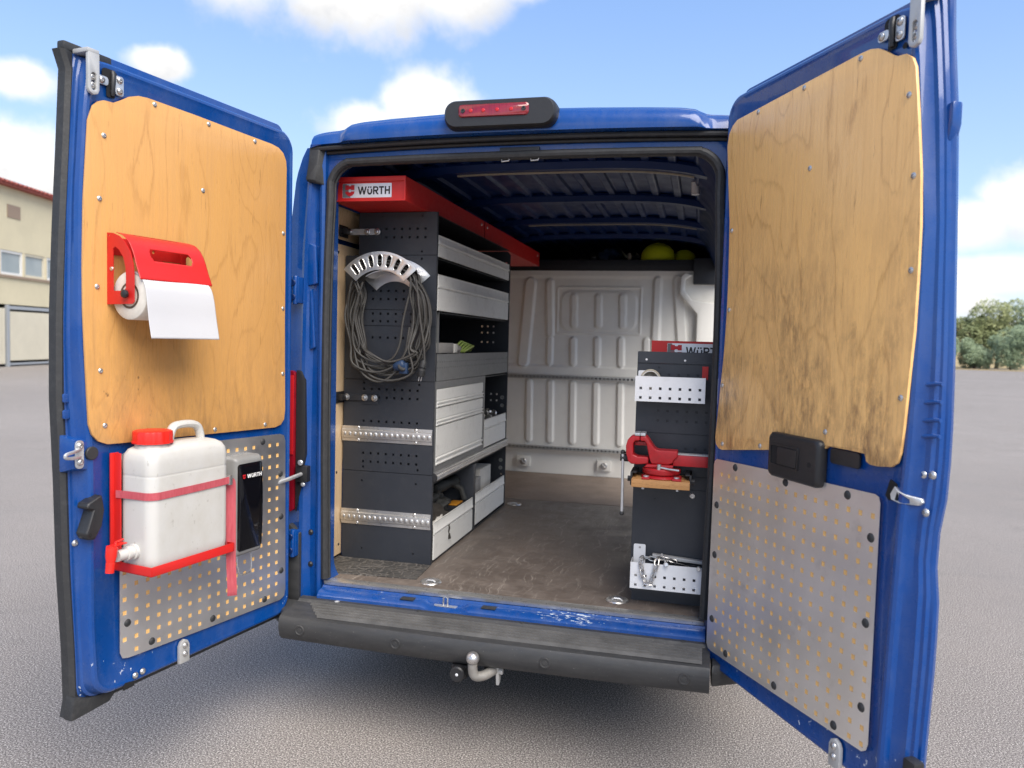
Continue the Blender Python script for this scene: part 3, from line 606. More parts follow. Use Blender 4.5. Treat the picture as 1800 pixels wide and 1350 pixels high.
for x in (-.62, .033, .62):
    a = obj('anchor_plate', G().box(x-.055, x+.055, 3.04, 3.064, .605, .69), M['bulk'], V, bevel=.004)
    obj('anchor_bolt', G().cyl((x, 3.04, .645), (0, -1, 0), .026, .012, 16, .003).tube([(x-.02, 3.022, .66), (x, 3.012, .645), (x+.02, 3.022, .63)], .007), M['steel'], a)
obj('bulkhead_flange', G().prism([(.66, 2.14), (.61, 2.11), (.60, 2.03), (.66, 1.955), (.74, 1.94), (.925, 1.93), (.925, .6), (.74, .6), (.70, .7), (.70, 1.85), (.655, 1.90), (.565, 2.0), (.57, 2.13), (.60, 2.165)], 'y', 2.985, 3.03), M['bulk'], V, bevel=.012, seg=3)
# wall lining
obj('wall_lining', G().prism(rrect(.12, 2.98, .572, 2.038, .03, 3), 'x', -.912, -.903), M['plyE'], V, bevel=.001)
obj('wall_lining', G().prism([(-.904, 2.062), (-.866, 2.30), (-.874, 2.30), (-.912, 2.062)], 'y', .12, 2.98), M['plyE'], V)
obj('wall_lining', G().prism(rrect(.12, 1.67, .572, 2.038, .03, 3), 'x', .903, .912), M['plyE'], V)
obj('pillar_foot', G().prism([(-.902, FZ+.005), (-.902, 1.0), (-.897, 1.05), (-.886, .98), (-.872, .80), (-.866, FZ+.005)], 'y', .364, .44), M['bluein'], V, bevel=.006)
scr_dark = mesh_of('screw', G().lathe([(0, .003), (.003, .003), (.006, .0015), (.007, 0)], n=10), M['plastic'])
ROT_X = Matrix.Rotation(R(90), 3, 'Y'); ROT_MY = Matrix.Rotation(R(90), 3, 'X')
for y, z in ((.16, 2.075), (.17, 2.02), (.30, 2.0), (.25, .70), (.31, .97), (.34, .62), (.28, 1.30)): inst('screw', scr_dark, V, (-.9025 if z < 2.05 else -.9015, y, z), ROT_X)

# ---- rear frame of the body
op = rrect(-.806, .806, FZ-.045, 2.352, .115, 8)
outl = [(XO(z), z) for z in ZS]+[(x, ZO(x)-.004) for x in reversed([-.85+1.7*k/20 for k in range(21)])]+[(-XO(z), z) for z in reversed(ZS)]
obj('rear_frame', curve_plate(outl, [op], .05).map(lambda a, b, c: (a, .052+c, b)), M['blue'], V)
obj('door_recess', curve_plate(rrect(-.89, .89, FZ-.05, 2.408, .06, 6), [rrect(-.803, .803, FZ-.045, 2.349, .113, 8)], .04).map(lambda a, b, c: (a, .010+c, b)), M['blue'], V, bevel=.004)
def pillar(sg):
    rings = []
    for z in [.46+.04*k for k in range(47)]+[2.36, 2.40]:
        k = (XO(z)-.80)/.23; cr = .5+.5*math.sin((z-1.0)*1.4)
        pr = [(.808, .012), (.812, -.008), (.824, -.014), (.834, -.010), (.846, .006), (.872, .007), (.884, -.004+.008*sst(z, 1.78, 1.80)*(1-sst(z, 2.0, 2.02))), (.896, -.016), (.912, -.018), (.930, -.006), (.96, -.002), (1.012, .002), (1.027, .022), (1.03, .099), (.808, .099)]
        rings.append([(sg*(.80+(x-.80)*k if x > .846 else x), y, z) for x, y in pr])
    p = obj('rear_pillar', G().loft(rings), M['blue'], V, angle=28)
    obj('hinge_pocket', G().prism([(sg*.842, 1.83), (sg*.884, 1.82), (sg*.892, 1.96), (sg*.88, 2.0), (sg*.85, 1.99)], 'y', -.016, .012).prism([(sg*.85, 1.56), (sg*.875, 1.55), (sg*.88, 1.80), (sg*.868, 1.81)], 'y', -.010, .012), M['blue'], p, bevel=.006, seg=3)
    for z in (1.80, .72):
        h = obj('hinge', G().box(sg*.905, sg*.955, -.055, .0, z-.055, z+.055).lathe([(.014, 0), (.014, .12)], (sg*.925, -.045, z-.06), n=14), M['blue'], p, bevel=.006)
        obj('hinge_bolt', G().cyl((sg*.93, -.056, z+.03), (0, -1, 0), .013, .008, 12, .002).cyl((sg*.93, -.056, z-.03), (0, -1, 0), .013, .008, 12, .002), M['bluein'], h)
    tl = obj('tail_light', G().prism(rrect(.931, 1.034, .85, 1.46, .02, 4), 'y', -.034, -.004).map(lambda x, y, z: (sg*x, y, z)), M['lens'], V, bevel=.008)
    obj('tail_light_trim', G().prism([(.893, .99), (.929, .85), (.929, 1.462), (.905, 1.458), (.888, 1.42), (.884, 1.10), (.892, 1.05)], 'y', -.024, .0).map(lambda x, y, z: (sg*x, y, z)), M['plastic'], tl, bevel=.004)
    obj('reflector', G().box(.933, .952, -.0385, -.0345, 1.1, 1.44).map(lambda x, y, z: (sg*x, y, z)), M['lensbr'], tl, bevel=.002)
    obj('corner_trim', G().prism([(.90, .43), (.985, .43), (.985, .72), (.95, .80), (.90, .76)], 'y', -.035, -.003).map(lambda x, y, z: (sg*x, y, z)), M['bumper'], V, bevel=.006)
    cs = obj('door_check', G().box(.862, .918, -.045, -.012, .985, 1.055).map(lambda x, y, z: (sg*x, y, z)), M['plastic'], V, bevel=.006)
    obj('check_bolt', G().cyl((sg*.89, -.045, 1.07), (0, -1, 0), .012, .012, 12, .003).cyl((sg*.885, -.03, .975), (0, -1, 0), .010, .012, 12, .003), M['zinc'], cs)
    for z in (.62, .76): inst('bolt', bolt_m, p, (sg*.868, .005, z), ROT_MY)
bolt_m = mesh_of('bolt', G().lathe([(0, .007), (.006, .007), (.008, .004), (.012, .002), (.0125, 0)], n=14), M['plastic'])
pillar(-1); pillar(1)
obj('check_arm', G().tube([(-.89, -.045, 1.02), (-.90, -.13, 1.012), (-.93, -.17, 1.0), (-.945, -.22, .985)], .0085, 10), M['zinc'], V)
# opening seal
sl_pts = [(-.793, FZ+.012), (-.797, .8), (-.803, 1.2), (-.803, 1.7), (-.797, 2.0), (-.790, 2.16)]
arc = [(-.690+.10*math.cos(R(a)), 2.235+.10*math.sin(R(a))) for a in (175, 160, 140, 120, 105, 95)]
topp = [(-.45, 2.339), (-.2, 2.341), (0, 2.341), (.2, 2.341), (.45, 2.339)]
half = sl_pts+arc
path = half+topp+[(-x, z) for x, z in reversed(half)]
path = smooth([(x, -.004, z) for x, z in path], 4)
sealo = obj('rubber_seal', G().tube(path, .0165, 10), M['rubber'], V)
obj('seal_lip', G().tube([(p.x*.985, p.y+.016, p.z-.010 if p.z > 2.2 else p.z) for p in path], .006, 6), M['rubber'], sealo)
# roof header, gutter
xh = [-.868+1.736*k/88 for k in range(89)]
gz = lambda x: 2.404-.016*(abs(x)/.868)**2.2
def hdr(x):
    z = ZO(x)-2.521; e = sst(abs(x), .70, .74)
    bulge = .03*(1-e)+.0*e
    return [(x, .101, z+2.520), (x, .03, z+2.519), (x, -.006-bulge*.5, z+2.512), (x, -.024-bulge*.9, z+2.492), (x, -.036-bulge, z+2.455), (x, -.038-bulge*.8, gz(x)+.014), (x, -.010, gz(x)+.009), (x, .049, gz(x)+.009), (x, .099, gz(x)+.009)]
obj('roof_header', G().loft([hdr(x) for x in xh]), M['blue'], V, angle=40)
obj('gutter_seal', G().tube([(x, -.022, gz(x)) for x in [-.862+1.724*k/40 for k in range(41)]], .0105, 8).tube([(x, .004, gz(x)-.013) for x in [-.85+1.70*k/40 for k in range(41)]], .009, 8), M['rubber'], V)
for sg in (-1, 1):
    obj('corner_seal', G().loft([[(sg*.875, -.03, 2.40), (sg*.83, -.03, 2.402), (sg*.81, -.006, 2.40), (sg*.87, -.004, 2.40)], [(sg*.878, -.035, 2.33), (sg*.838, -.032, 2.325), (sg*.822, -.012, 2.32), (sg*.872, -.004, 2.33)], [(sg*.888, -.038, 2.262), (sg*.848, -.034, 2.258), (sg*.815, -.014, 2.25), (sg*.872, -.004, 2.26)], [(sg*.885, -.028, 2.252), (sg*.848, -.026, 2.247), (sg*.812, -.012, 2.24), (sg*.872, -.004, 2.25)]]), M['rubber'], V, bevel=.004)
for x in (-.035, .083):
    obj('lock_striker', G().tube([(x-.018, -.004, 2.330), (x-.014, -.010, 2.316), (x+.014, -.010, 2.318), (x+.018, -.004, 2.332)], .0028, 8), M['steel'], V)
obj('latch_cover', G().box(-.06, .10, -.008, .009, 2.352, 2.372), M['plastic'], V, bevel=.003)
# high brake light
rgs = []
for y, gx, gz_ in ((.03, 1, 1), (-.04, 1, 1), (-.08, .995, .985), (-.100, .975, .95), (-.110, .94, .86)):
    cx, cz = -.041, 2.478; rgs.append([(cx+(x-cx)*gx, y-.0, cz+(z-cz)*gz_+.0) for x, z in rrect(-.266, .184, 2.424, 2.534, .046, 7)])
bl = obj('brake_light', G().loft(rgs), M['plastic'], V, angle=50)
lz = lambda x: 2.4875+.006*(x+.06)
obj('brake_lens', G().loft([[(x, y, z) for x, z in rrect(-.20+i, .078-i, 2.464+i*.7, 2.512-i*.7, .014, 5)] for y, i in ((-.095, 0), (-.112, 0), (-.116, .004))]), M['lens'], bl, angle=40)
for x in (-.15, -.10, -.045, .01): obj('led', G().lathe([(0, .003), (.006, .002), (.008, 0)], (x, -.1158, 2.487), (0, -1, 0), 10), M['lensbr'], bl)
for x in (-.181, .059): obj('lens_screw', G().lathe([(0, .001), (.004, .001), (.004, .003), (.008, .003), (.009, 0)], (x, -.1158, 2.488), (0, -1, 0), 12), M['rubber'], bl)
obj('camera_eye', G().lathe([(0, .001), (.010, .001), (.011, .004), (.015, .003), (.016, 0)], (-.055, -.099, 2.447), (0, -1, -.25), 16), M['rubber'], bl)
# sill
def sill(x):
    d = .012*(1-sst(abs(x+.235), .07, .10))
    return [(x, .034, FZ-.015), (x, -.008, FZ-.016), (x, -.012-d*.3, FZ-.024-d), (x, -.045, FZ-.030-d), (x, -.062, FZ-.045-d*.6), (x, -.066, FZ-.075), (x, .034, FZ-.075)]
obj('load_sill', G().loft([sill(-.80+1.6*k/120) for k in range(121)]), M['bluesill'], V, angle=40)
obj('latch_plate', G().prism(rrect(-.285, -.185, -.044, -.014, .013, 4), 'z', FZ-.0405, FZ-.0375), M['zinc'], V)
obj('striker_loop', G().tube([(-.245, -.03, FZ-.037), (-.245, -.03, FZ-.008), (-.236, -.03, FZ-.002), (-.227, -.03, FZ-.008), (-.227, -.03, FZ-.037)], .0035, 8), M['steel'], V)
for x in (-.40, -.05): obj('sill_pad', G().box(x-.03, x+.03, -.050, -.012, FZ-.0275, FZ-.0245), M['rubber'], V, bevel=.002)
# bumper
zt = lambda x: .487
def bump_ring(x):
    b = .02*(abs(x)/.9)**2; y1 = -.262+b; e = .0
    pr = [(-.050, .500), (-.082, .498), (-.092, .488), (y1+.025, .480), (y1+.008, .474), (y1, .462), (y1-.004, .43), (y1+.006, .392), (y1+.022, .376), (y1+.06, .370), (-.050, .370)]
    return [(x, y, z) for y, z in pr]
bmp = obj('bumper', G().loft([bump_ring(-.872+1.690*k/40) for k in range(41)]), M['bumper'], V, angle=32)
rb = G()
for k in range(5):
    y = -.112-.0275*k; rb.loft([[(x, y+.0068, .481), (x, y+.0050, .4935), (x, y-.0050, .4935), (x, y-.0068, .481)] for x in [-.80+.022*k, .79]])
obj('tread_rib', rb, M['ribdust'], bmp, kind='stuff')
for x in (-.775, -.36, .23, .73):
    y = -.266+.02*(abs(x)/.9)**2
    obj('bumper_cap', G().lathe([(0, .003), (.008, .003), (.009, .001), (.014, .001), (.0155, .004), (.019, .004), (.021, 0)], (x, y, .43), (0, -1, .0), 22), M['bumper'], bmp)
for x in (-.70, -.335, .10, .72): obj('bumper_screw', G().lathe([(0, .002), (.006, .003), (.010, .001), (.011, 0)], (x, -.074, .4985), (0, 0, 1), 14), M['zinc' if x < -.6 else 'rubber'], bmp)
for sg in (-1, 1):
    obj('bumper_corner', G().loft([[(sg*x, y, z) for x, y, z in q] for q in ([(.878 if sg < 0 else .824, -.05, .48), (.878 if sg < 0 else .824, -.19, .465), (.878 if sg < 0 else .824, -.20, .44), (.878 if sg < 0 else .824, -.18, .38), (.878 if sg < 0 else .824, -.05, .37)], [(.93, -.05, .48), (.93, -.13, .465), (.93, -.135, .44), (.93, -.12, .38), (.93, -.05, .37)], [(1.02, -.02, .50), (1.02, -.05, .48), (1.025, -.05, .44), (1.015, -.04, .38), (1.01, -.02, .37)], [(1.04, .3, .52), (1.04, .28, .50), (1.045, .28, .44), (1.035, .28, .38), (1.03, .3, .37)])]), M['bumper'], V, bevel=.012)
# tow bar
tb = obj('tow_bar', G().box(-.45, .45, -.05, .02, .30, .37).box(-.02, .05, -.20, -.05, .33, .365), M['black'], V, bevel=.006)
obj('tow_neck', G().tube(smooth([(.03, -.20, .358), (-.0, -.255, .350), (-.026, -.285, .355), (-.036, -.292, .374), (-.038, -.293, .405)], 4), [.0185]*8+[.018]*9, 14), M['hitch'], tb)
obj('tow_ball', G().ball((-.038, -.293, .425), .025, 20), M['steel'], tb)
obj('tow_flange', G().prism([(-.222, .37), (-.19, .38), (-.175, .345), (-.185, .30), (-.21, .295)], 'x', .032, .044).cyl((.044, -.205, .35), (1, 0, 0), .013, .014, 6), M['greymetal'], tb, bevel=.003)
so = obj('trailer_socket', G().cyl((-.105, -.245, .345), (0, -1, 0), .030, .03, 18, .005).box(-.135, -.075, -.245, -.20, .32, .37), M['plastic'], tb)
obj('socket_pin', G().lathe([(0, .002), (.005, .001), (.006, 0)], (-.105, -.2752, .345), (0, -1, 0), 10), M['white'], so)
for x in (-.86, .86):
    for y in (1.12, 4.15):
        wh = obj('wheel', G().lathe([(.20, -.10), (.30, -.105), (.335, -.085), (.345, -.05), (.345, .05), (.335, .085), (.30, .105), (.20, .10)], (x, y, .345), (1, 0, 0), 36), M['tyre'], V)
        obj('rim', G().lathe([(0, -.06), (.12, -.06), (.17, -.085), (.20, -.09), (.20, .09), (.17, .085), (.12, .06), (0, .06)], (x, y, .345), (1, 0, 0), 28), M['greymetal'], wh)
obj('exhaust', G().tube([(-.55, .9, .30), (-.55, .3, .30)], .12, 14).tube([(-.55, .3, .30), (-.6, .12, .30)], .03, 10), M['black'], V)

# ================================================================== rear doors
def arcx(z): return .045*math.exp(-((z-1.75)/.45)**2)
class DoorSpace:
    def __init__(s, hinge, ang, sg):
        a = R(ang-90); s.sg = sg
        s.d = Vector((sg*math.sin(a), -math.cos(a), 0)); s.w = Vector((0, 0, 1)).cross(s.d)
        s.M = Matrix(((s.d.x, s.w.x, 0, hinge[0]), (s.d.y, s.w.y, 0, hinge[1]), (0, 0, 1, 0), (0, 0, 0, 1)))
        s.sy = 1 if sg < 0 else -1         # local y of the inner side
    def sp(s, u, w_, z): return (u, s.sy*w_, z)
    def plate(s, a, b, c): return (a, s.sy*c, b)
    def rot(s): return Matrix.Rotation(R(-90*s.sy), 3, 'X')       # +Z of a shared mesh -> inner normal
rivet_m = None
def star_screw(r=.0085, h=.004): return G().lathe([(0, h*.45), (r*.35, h*.45), (r*.42, h), (r*.75, h*.8), (r, h*.25), (r, 0)], n=14)
m_screw = mesh_of('screw', star_screw(), M['steel']); m_bolt = mesh_of('bolt', star_screw(.011, .007), M['steel'])
m_rivet = mesh_of('rivet', G().lathe([(0, .0060), (.006, .0055), (.0105, .0035), (.0130, 0)], n=18), M['rubber'])
EDGE_IN = {'left': [(.45, .910), (.69, .925), (1.22, .925), (1.57, .955), (2.0, .952), (2.32, .932), (2.42, .915)], 'right': [(.45, .866), (.645, .873), (.95, .884), (1.19, .893), (1.31, .903), (1.55, .910), (1.92, .909), (2.19, .880), (2.36, .862), (2.47, .845)]}
EDGE_OUT = {'left': [(.4, .952), (.6, .958), (.87, .974), (1.14, .981), (1.4, .992), (1.66, .990), (1.91, .980), (2.17, .966), (2.46, .952)], 'right': [(.4, .930), (.58, .936), (.83, .948), (1.0, .948), (1.05, .936), (1.15, .939), (1.2, .953), (1.37, .961), (1.59, .955), (1.93, .938), (2.2, .923), (2.35, .906), (2.5, .890)]}
def edge_u(side, z, f): return lerp_tab(EDGE_IN[side], z)*(1-f)+(lerp_tab(EDGE_OUT[side], z)-(.012 if side == 'left' else 0))*f
def door_shell(side, rise=0):
    """levels of a rounded outline lofted from the inner face out to the skin"""
    L = [(.012, 0, -.022, .462, 2.405, .060, -.004), (.004, 0, -.012, .452, 2.418, .065, .0), (-.002, 0, -.004, .446, 2.426, .07, -.001), (-.007, 0, .003, .441, 2.432, .07, -.007), (-.010, 0, .008, .438, 2.436, .07, -.02),
         (-.010, .40, 0, .436, 2.438, .065, -.034), (-.010, .62, 0, .434, 2.440, .06, -.038), (-.012, .68, 0, .432, 2.442, .055, -.05), (-.012, .80, 0, .428, 2.446, .05, -.053), (-.014, .84, 0, .424, 2.450, .045, -.064), (-.020, 1, -.004, .398, 2.474, .04, -.067), (-.022, 1, 0, .395, 2.477, .04, -.075), (-.020, 1, -.006, .398, 2.474, .04, -.088)]
    rings = []
    for u0, f, du, z0, z1, r, w_ in L:
        ring = []; z1 += rise
        for u, z in rrect(u0, .9, z0, z1, r, 6, 22):
            if u > .7 and z > z1-r: # tighter corner at the lock side
                q = max(0, (u-(.9-r))/r); q2 = max(0, (z-(z1-r))/r); l = math.hypot(q, q2); mx = max(q, q2, 1e-6); k = 1+(l/mx-1)*.55; u = (.9-r)+(u-(.9-r))*k; z = (z1-r)+(z-(z1-r))*k
            k = max(0, min(1, (u-.3)/.55)); zc = min(max(z, .45), 2.40+rise)
            ring.append((u+k*(edge_u(side, zc, f)+du-.9), w_, z))
        rings.append(ring)
    return G().loft(rings)
def rear_door(S, side, label):
    left = side == 'left'
    d = bpy.data.objects.new('rear_door', mesh_of('rear_door', door_shell(side, 0 if left else .055), M['bluedoor'], S.sp, angle=24)); COL.objects.link(d)
    d.parent = V; d.matrix_local = S.M; d['label'] = label
    def add(nm, g, m, **kw): return obj(nm, g, m, d, sp=S.sp, **kw)
    def addp(nm, g, m, w0=0, **kw): return obj(nm, g.map(lambda a, b, c: (a, w0+c, b)), m, d, sp=S.sp, **kw)
    def scr(nm, me, u, z, w_=0): return inst(nm, me, d, (u, S.sy*w_, z), S.rot())
    # plywood
    if left:
        ply = [(.916, 2.286), (.899, 2.303), (.879, 2.312), (.845, 2.314), (.817, 2.330), (.788, 2.349), (.754, 2.362), (.719, 2.366), (.522, 2.366), (.30, 2.362), (.135, 2.360), (.095, 2.355), (.066, 2.340), (.049, 2.312), (.045, 2.28), (.047, 2.046), (.047, 1.681), (.044, 1.49), (.040, 1.30), (.046, 1.262), (.066, 1.242), (.100, 1.234), (.30, 1.238), (.60, 1.245), (.82, 1.249), (.870, 1.251), (.903, 1.264), (.924, 1.287), (.934, 1.32), (.946, 1.545), (.951, 1.667), (.952, 1.798), (.948, 1.998), (.932, 2.24)]
        plt = [(.824, 1.19), (.816, 1.212), (.797, 1.220), (.389, 1.212), (.066, 1.204), (.042, 1.196), (.033, 1.172), (.024, .545), (.030, .519), (.056, .508), (.45, .521), (.79, .535), (.814, .541), (.824, .562)]
        ps = [(.692, 2.352), (.46, 2.350), (.228, 2.346), (.88, 2.205), (.896, 2.011), (.485, 2.112), (.905, 1.742), (.060, 1.717), (.057, 1.451), (.894, 1.483), (.879, 1.311), (.423, 1.256), (.159, 1.251), (.062, 2.02)]
        rv = [(.795, .653), (.699, .558), (.426, .548), (.149, .538), (.051, .631), (.167, 1.182), (.061, 1.038), (.055, .859)]
        hz0, hz1 = .556, 1.20
    else:
        ply = [(.014, 2.319), (.022, 2.360), (.042, 2.384), (.072, 2.398), (.2, 2.402), (.435, 2.410), (.671, 2.417), (.709, 2.416), (.738, 2.408), (.766, 2.392), (.790, 2.374), (.808, 2.364), (.837, 2.360), (.860, 2.343), (.872, 2.318), (.890, 2.186), (.906, 2.05), (.914, 1.918), (.915, 1.80), (.913, 1.66), (.906, 1.564), (.897, 1.42), (.890, 1.352), (.881, 1.324), (.862, 1.310), (.815, 1.304), (.786, 1.304), (.772, 1.310), (.764, 1.330), (.70, 1.331), (.622, 1.330), (.606, 1.321), (.55, 1.313), (.30, 1.274), (.06, 1.240), (.038, 1.242), (.018, 1.256), (.012, 1.280), (.030, 1.44), (.046, 1.58), (.054, 1.72), (.055, 1.86), (.048, 2.05), (.030, 2.19)]
        plt = [(.006, 1.178), (.010, 1.192), (.024, 1.202), (.338, 1.215), (.806, 1.229), (.820, 1.224), (.827, 1.208), (.828, .558), (.822, .538), (.805, .527), (.42, .510), (.036, .496), (.014, .499), (.003, .515)]
        ps = [(.198, 2.390), (.435, 2.397), (.675, 2.403), (.48, 2.147), (.856, 2.252), (.885, 2.046), (.046, 1.470), (.062, 1.262), (.289, 1.286), (.604, 1.370), (.882, 1.490), (.066, 2.016), (.070, 1.738), (.893, 1.811)]
        rv = [(.145, 1.190), (.036, 1.036), (.427, 1.190), (.704, 1.206), (.800, 1.110), (.035, .853), (.034, .616), (.133, .525), (.415, .535), (.694, .544), (.797, .645), (.797, .877)]
        hz0, hz1 = .546, 1.20
    fl_ = -1 if left else 1
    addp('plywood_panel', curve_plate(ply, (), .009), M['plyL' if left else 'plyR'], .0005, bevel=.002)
    cols = []
    def inside(x, y, pl):
        c = False
        for (x1, y1), (x2, y2) in zip(pl, pl[1:]+pl[:1]):
            if (y1 > y) != (y2 > y) and x < (x2-x1)*(y-y1)/(y2-y1)+x1: c = not c
        return c
    for i in range(18):
        u = (.036+.0453*i) if left else (.014+.0464*i); zc = []
        for j in range(15):
            z = hz0-.018*(1-i/17)+.0445*j
            if all(inside(u+p, z+q, plt) for p in (-.012, .012) for q in (-.012, .012)) and all(math.hypot(u-p, z-q) > .021 for p, q in rv): zc.append(z)
        if zc: cols.append((u, zc))
    addp('backing_panel', curve_plate([(.06+(u-.06)*.985, .8+(z-.8)*.985) for u, z in plt], (), .0036), M['holewood'], .0006)
    addp('perforated_plate', column_plate(plt, cols, .0074, .0012), M['plate'], .0045, recalc=False, flat=True)
    for u, z in ps: scr('screw', m_screw, u, z, .0094)
    for u, z in rv: scr('rivet', m_rivet, u, z, .0058)
    # rubber round the door edge
    if left:
        zz = [.40+.0415*k for k in range(50)]
        prof = [(-.045, -.060), (-.013, -.050), (.0, -.060), (.0, -.092), (-.018, -.100)]
        ring = [[(u+lerp_tab(EDGE_OUT['left'], z), w_, z) for u, w_ in prof] for z in zz]
        ring[0] = [(u+.012, w_, z-.01) for u, w_, z in ring[0]]; ring[-1] = [(u+.022, w_, z+.012) for u, w_, z in ring[-1]]
        add('edge_seal', G().loft(ring), M['rubber'], angle=40)
        add('top_seal', G().box(.80, .965, -.085, -.055, 2.446, 2.472), M['rubber'], bevel=.006)
        add('bottom_corner_seal', G().prism([(.80, .424), (.83, .395), (.965, .385), (.955, .46), (.91, .44)], 'y', -.075, -.035), M['rubber'], bevel=.006)
    add('bottom_seal', G().tube([(u, -.058, .424) for u in (.0, .3, .6, .90)], .013, 10).tube([(u, -.066, .408) for u in (-.01, .3, .6, .92)], .009, 8), M['rubber'])
    add('hinge_seal', G().tube([(-.014, -.058, z) for z in (.47, 1.0, 1.8, 2.40 if left else 2.45)], .010, 8), M['rubber'])
    # top bracket, latch, bolts
    ub, zb = (.918, 2.380) if left else (.868, 2.428)
    br = addp('hinge_bracket', curve_plate([(ub-.019, zb+.060), (ub-.019, zb-.046), (ub-.014, zb-.058), (ub, zb-.064), (ub+.014, zb-.058), (ub+.019, zb-.046), (ub+.019, zb+.060)], [rrect(ub-.0085, ub+.0085, zb-.050, zb+.002, .008, 4)], .012), M['greymetal'], .004, bevel=.003)
    add('bracket_cap', G().box(ub-.019, ub+.022, -.05, .016, zb+.058, zb+.072), M['greymetal'], bevel=.004)
    for dz in (-.034, -.010): scr('bolt', m_bolt, ub, zb+dz, .006)
    ul, zl = (.846, 2.376) if left else (.783, 2.438)
    k1 = -1 if left else 1
    def span(a_, b_): return (ul+min(k1*a_, k1*b_), ul+max(k1*a_, k1*b_))
    add('latch_recess', G().prism(rrect(*span(-.034, .020), zl+.004, zl+.038, .014, 5), 'y', -.0005, .0012).prism(rrect(*span(-.018, .012), zl-.047, zl+.006, .005, 3), 'y', -.0005, .0012), M['black'])
    addp('latch_plate', curve_plate(rrect(*span(-.052, -.014), zl-.016, zl+.010, .009, 4), (), .004), M['zinc'], .0012, bevel=.001)
    addp('latch_plate', curve_plate(rrect(*span(.010, .040), zl-.034, zl+.026, .009, 4), (), .004), M['zinc'], .0012, bevel=.001)
    add('latch_claw', G().tube([(ul-.004, .001, zl+.034), (ul-.002, .006, zl+.018), (ul, .007, zl-.010), (ul, .004, zl-.042)], [.008, .009, .008, .007], 8).cyl((ul-.001, .001, zl-.03), (0, 1, 0), .009, .008, 10), M['plastic'], bevel=.002)
    for du, dz in ((-.038, -.003), (.025, .013), (.025, -.020)): scr('bolt', m_bolt, ul+k1*du, zl+dz, .0052)
    add('drain_hole', G().cyl((ul+k1*.040, -.0005, zl-.052), (0, 1, 0), .008, .0012, 12), M['black'])
    # lower stop bracket
    uq, zq = (.565, .480) if left else (.710, .475)
    addp('stop_bracket', curve_plate([(uq-.022, zq-.045), (uq+.022, zq-.045), (uq+.022, zq+.018), (uq+.014, zq+.033), (uq, zq+.039), (uq-.014, zq+.033), (uq-.022, zq+.018)], (), .014), M['greymetal'], .0005, bevel=.003)
    for dz in (-.012, .018): scr('bolt', m_bolt, uq, zq+dz, .0148)
    if left:
        for u, z in ((.762, .463), (.733, .466)): scr('bolt', m_bolt, u, z, .001)
        add('drain_opening', G().prism([(.765, .445), (.80, .452), (.808, .440), (.805, .428), (.765, .430)], 'y', -.004, .0012), M['black'])
        add('striker_block', G().loft([[(.985, w_, 1.29), (.985, w_, 1.17), (.905, w_, 1.16), (.905, w_, 1.28)] if k == 0 else [(.975, w_, 1.275), (.975, w_, 1.185), (.915, w_, 1.175), (.915, w_, 1.265)] for k, w_ in ((0, -.06), (1, -.006))]), M['bluedoor'], bevel=.008)
        sb = addp('striker_plate', curve_plate(rrect(.945, .972, 1.185, 1.272, .012, 4), (), .005), M['zinc'], -.005, bevel=.001)
        add('striker_loop', G().tube(smooth([(.958, -.0, 1.245), (.99, .012, 1.240), (1.015, .016, 1.236), (1.015, .016, 1.226), (.99, .012, 1.222), (.958, 0, 1.222)], 3), .0055, 8), M['zinc'])
        for z in (1.205, 1.255): scr('bolt', m_bolt, .958, z, .0)
        add('rubber_stop', G().cyl((.918, -.006, 1.228), (0, 1, 0), .021, .010, 20, .002), M['rubber'])
        # pull handle
        add('pull_handle', G().prism([(.905, 1.100), (.955, 1.078), (.958, 1.062), (.935, 1.055), (.955, 1.0), (.962, .985), (.952, .965), (.930, .962), (.905, 1.0), (.896, 1.05)], 'y', -.02, .030), M['plastic'], bevel=.009, seg=3)
        add('handle_screw', G().cyl((.948, .0285, .982), (0, 1, 0), .006, .0025, 10), M['black'])
        scr('bolt', m_bolt, .948, .948, -.038)
        for z in (1.40, 1.35): add('pressed_mark', G().prism(rrect(.962, .983, z-.014, z+.014, .005, 3), 'y', -.046, -.0385), M['bluedoor'], bevel=.003)
    else:
        # inner door release
        hb = G().loft([[(u, w_, z) for u, z in rrect(.362+i, .606-i, 1.204+i, 1.344-i, .018, 5)] for w_, i in ((.0, 0), (.022, .0), (.030, .005), (.032, .012))])
        ho = add('door_release', hb, M['plastic'], angle=45)
        add('release_recess', G().prism(rrect(.385, .515, 1.245, 1.306, .008, 3), 'y', .0315, .0330), M['black'])
        add('release_lever', G().prism(rrect(.420, .512, 1.248, 1.303, .006, 3), 'y', .0325, .0375), M['plastic'], bevel=.002)
        add('release_frame', G().join(curve_plate(rrect(.380, .520, 1.240, 1.311, .010, 4), [rrect(.386, .514, 1.246, 1.305, .007, 4)], .004).map(lambda a, b, c: (a, .0318+c, b))), M['plastic'])
        add('release_screw_hole', G().cyl((.568, .0318, 1.268), (0, 1, 0), .008, .0008, 12), M['black']); add('release_screw_hole', G().cyl((.377, .0318, 1.272), (0, 1, 0), .004, .0008, 10), M['black'])
        add('pocket_cover', G().prism(rrect(.627, .745, 1.284, 1.328, .010, 4), 'y', .0005, .008), M['plastic'], bevel=.002)
        add('latch_recess', G().prism([(.838, 1.232), (.852, 1.276), (.872, 1.268), (.880, 1.240), (.878, 1.225), (.85, 1.222)], 'y', -.004, .0012), M['black'])
        add('latch_cup', G().prism([(.858, 1.240), (.872, 1.262), (.886, 1.252), (.905, 1.244), (.925, 1.240), (.930, 1.230), (.92, 1.220), (.89, 1.222), (.862, 1.226)], 'y', -.006, .0035).map(lambda u, w_, z: (u, w_+.002-.034*sst(u, .894, .922), z)), M['zinc'], bevel=.002)
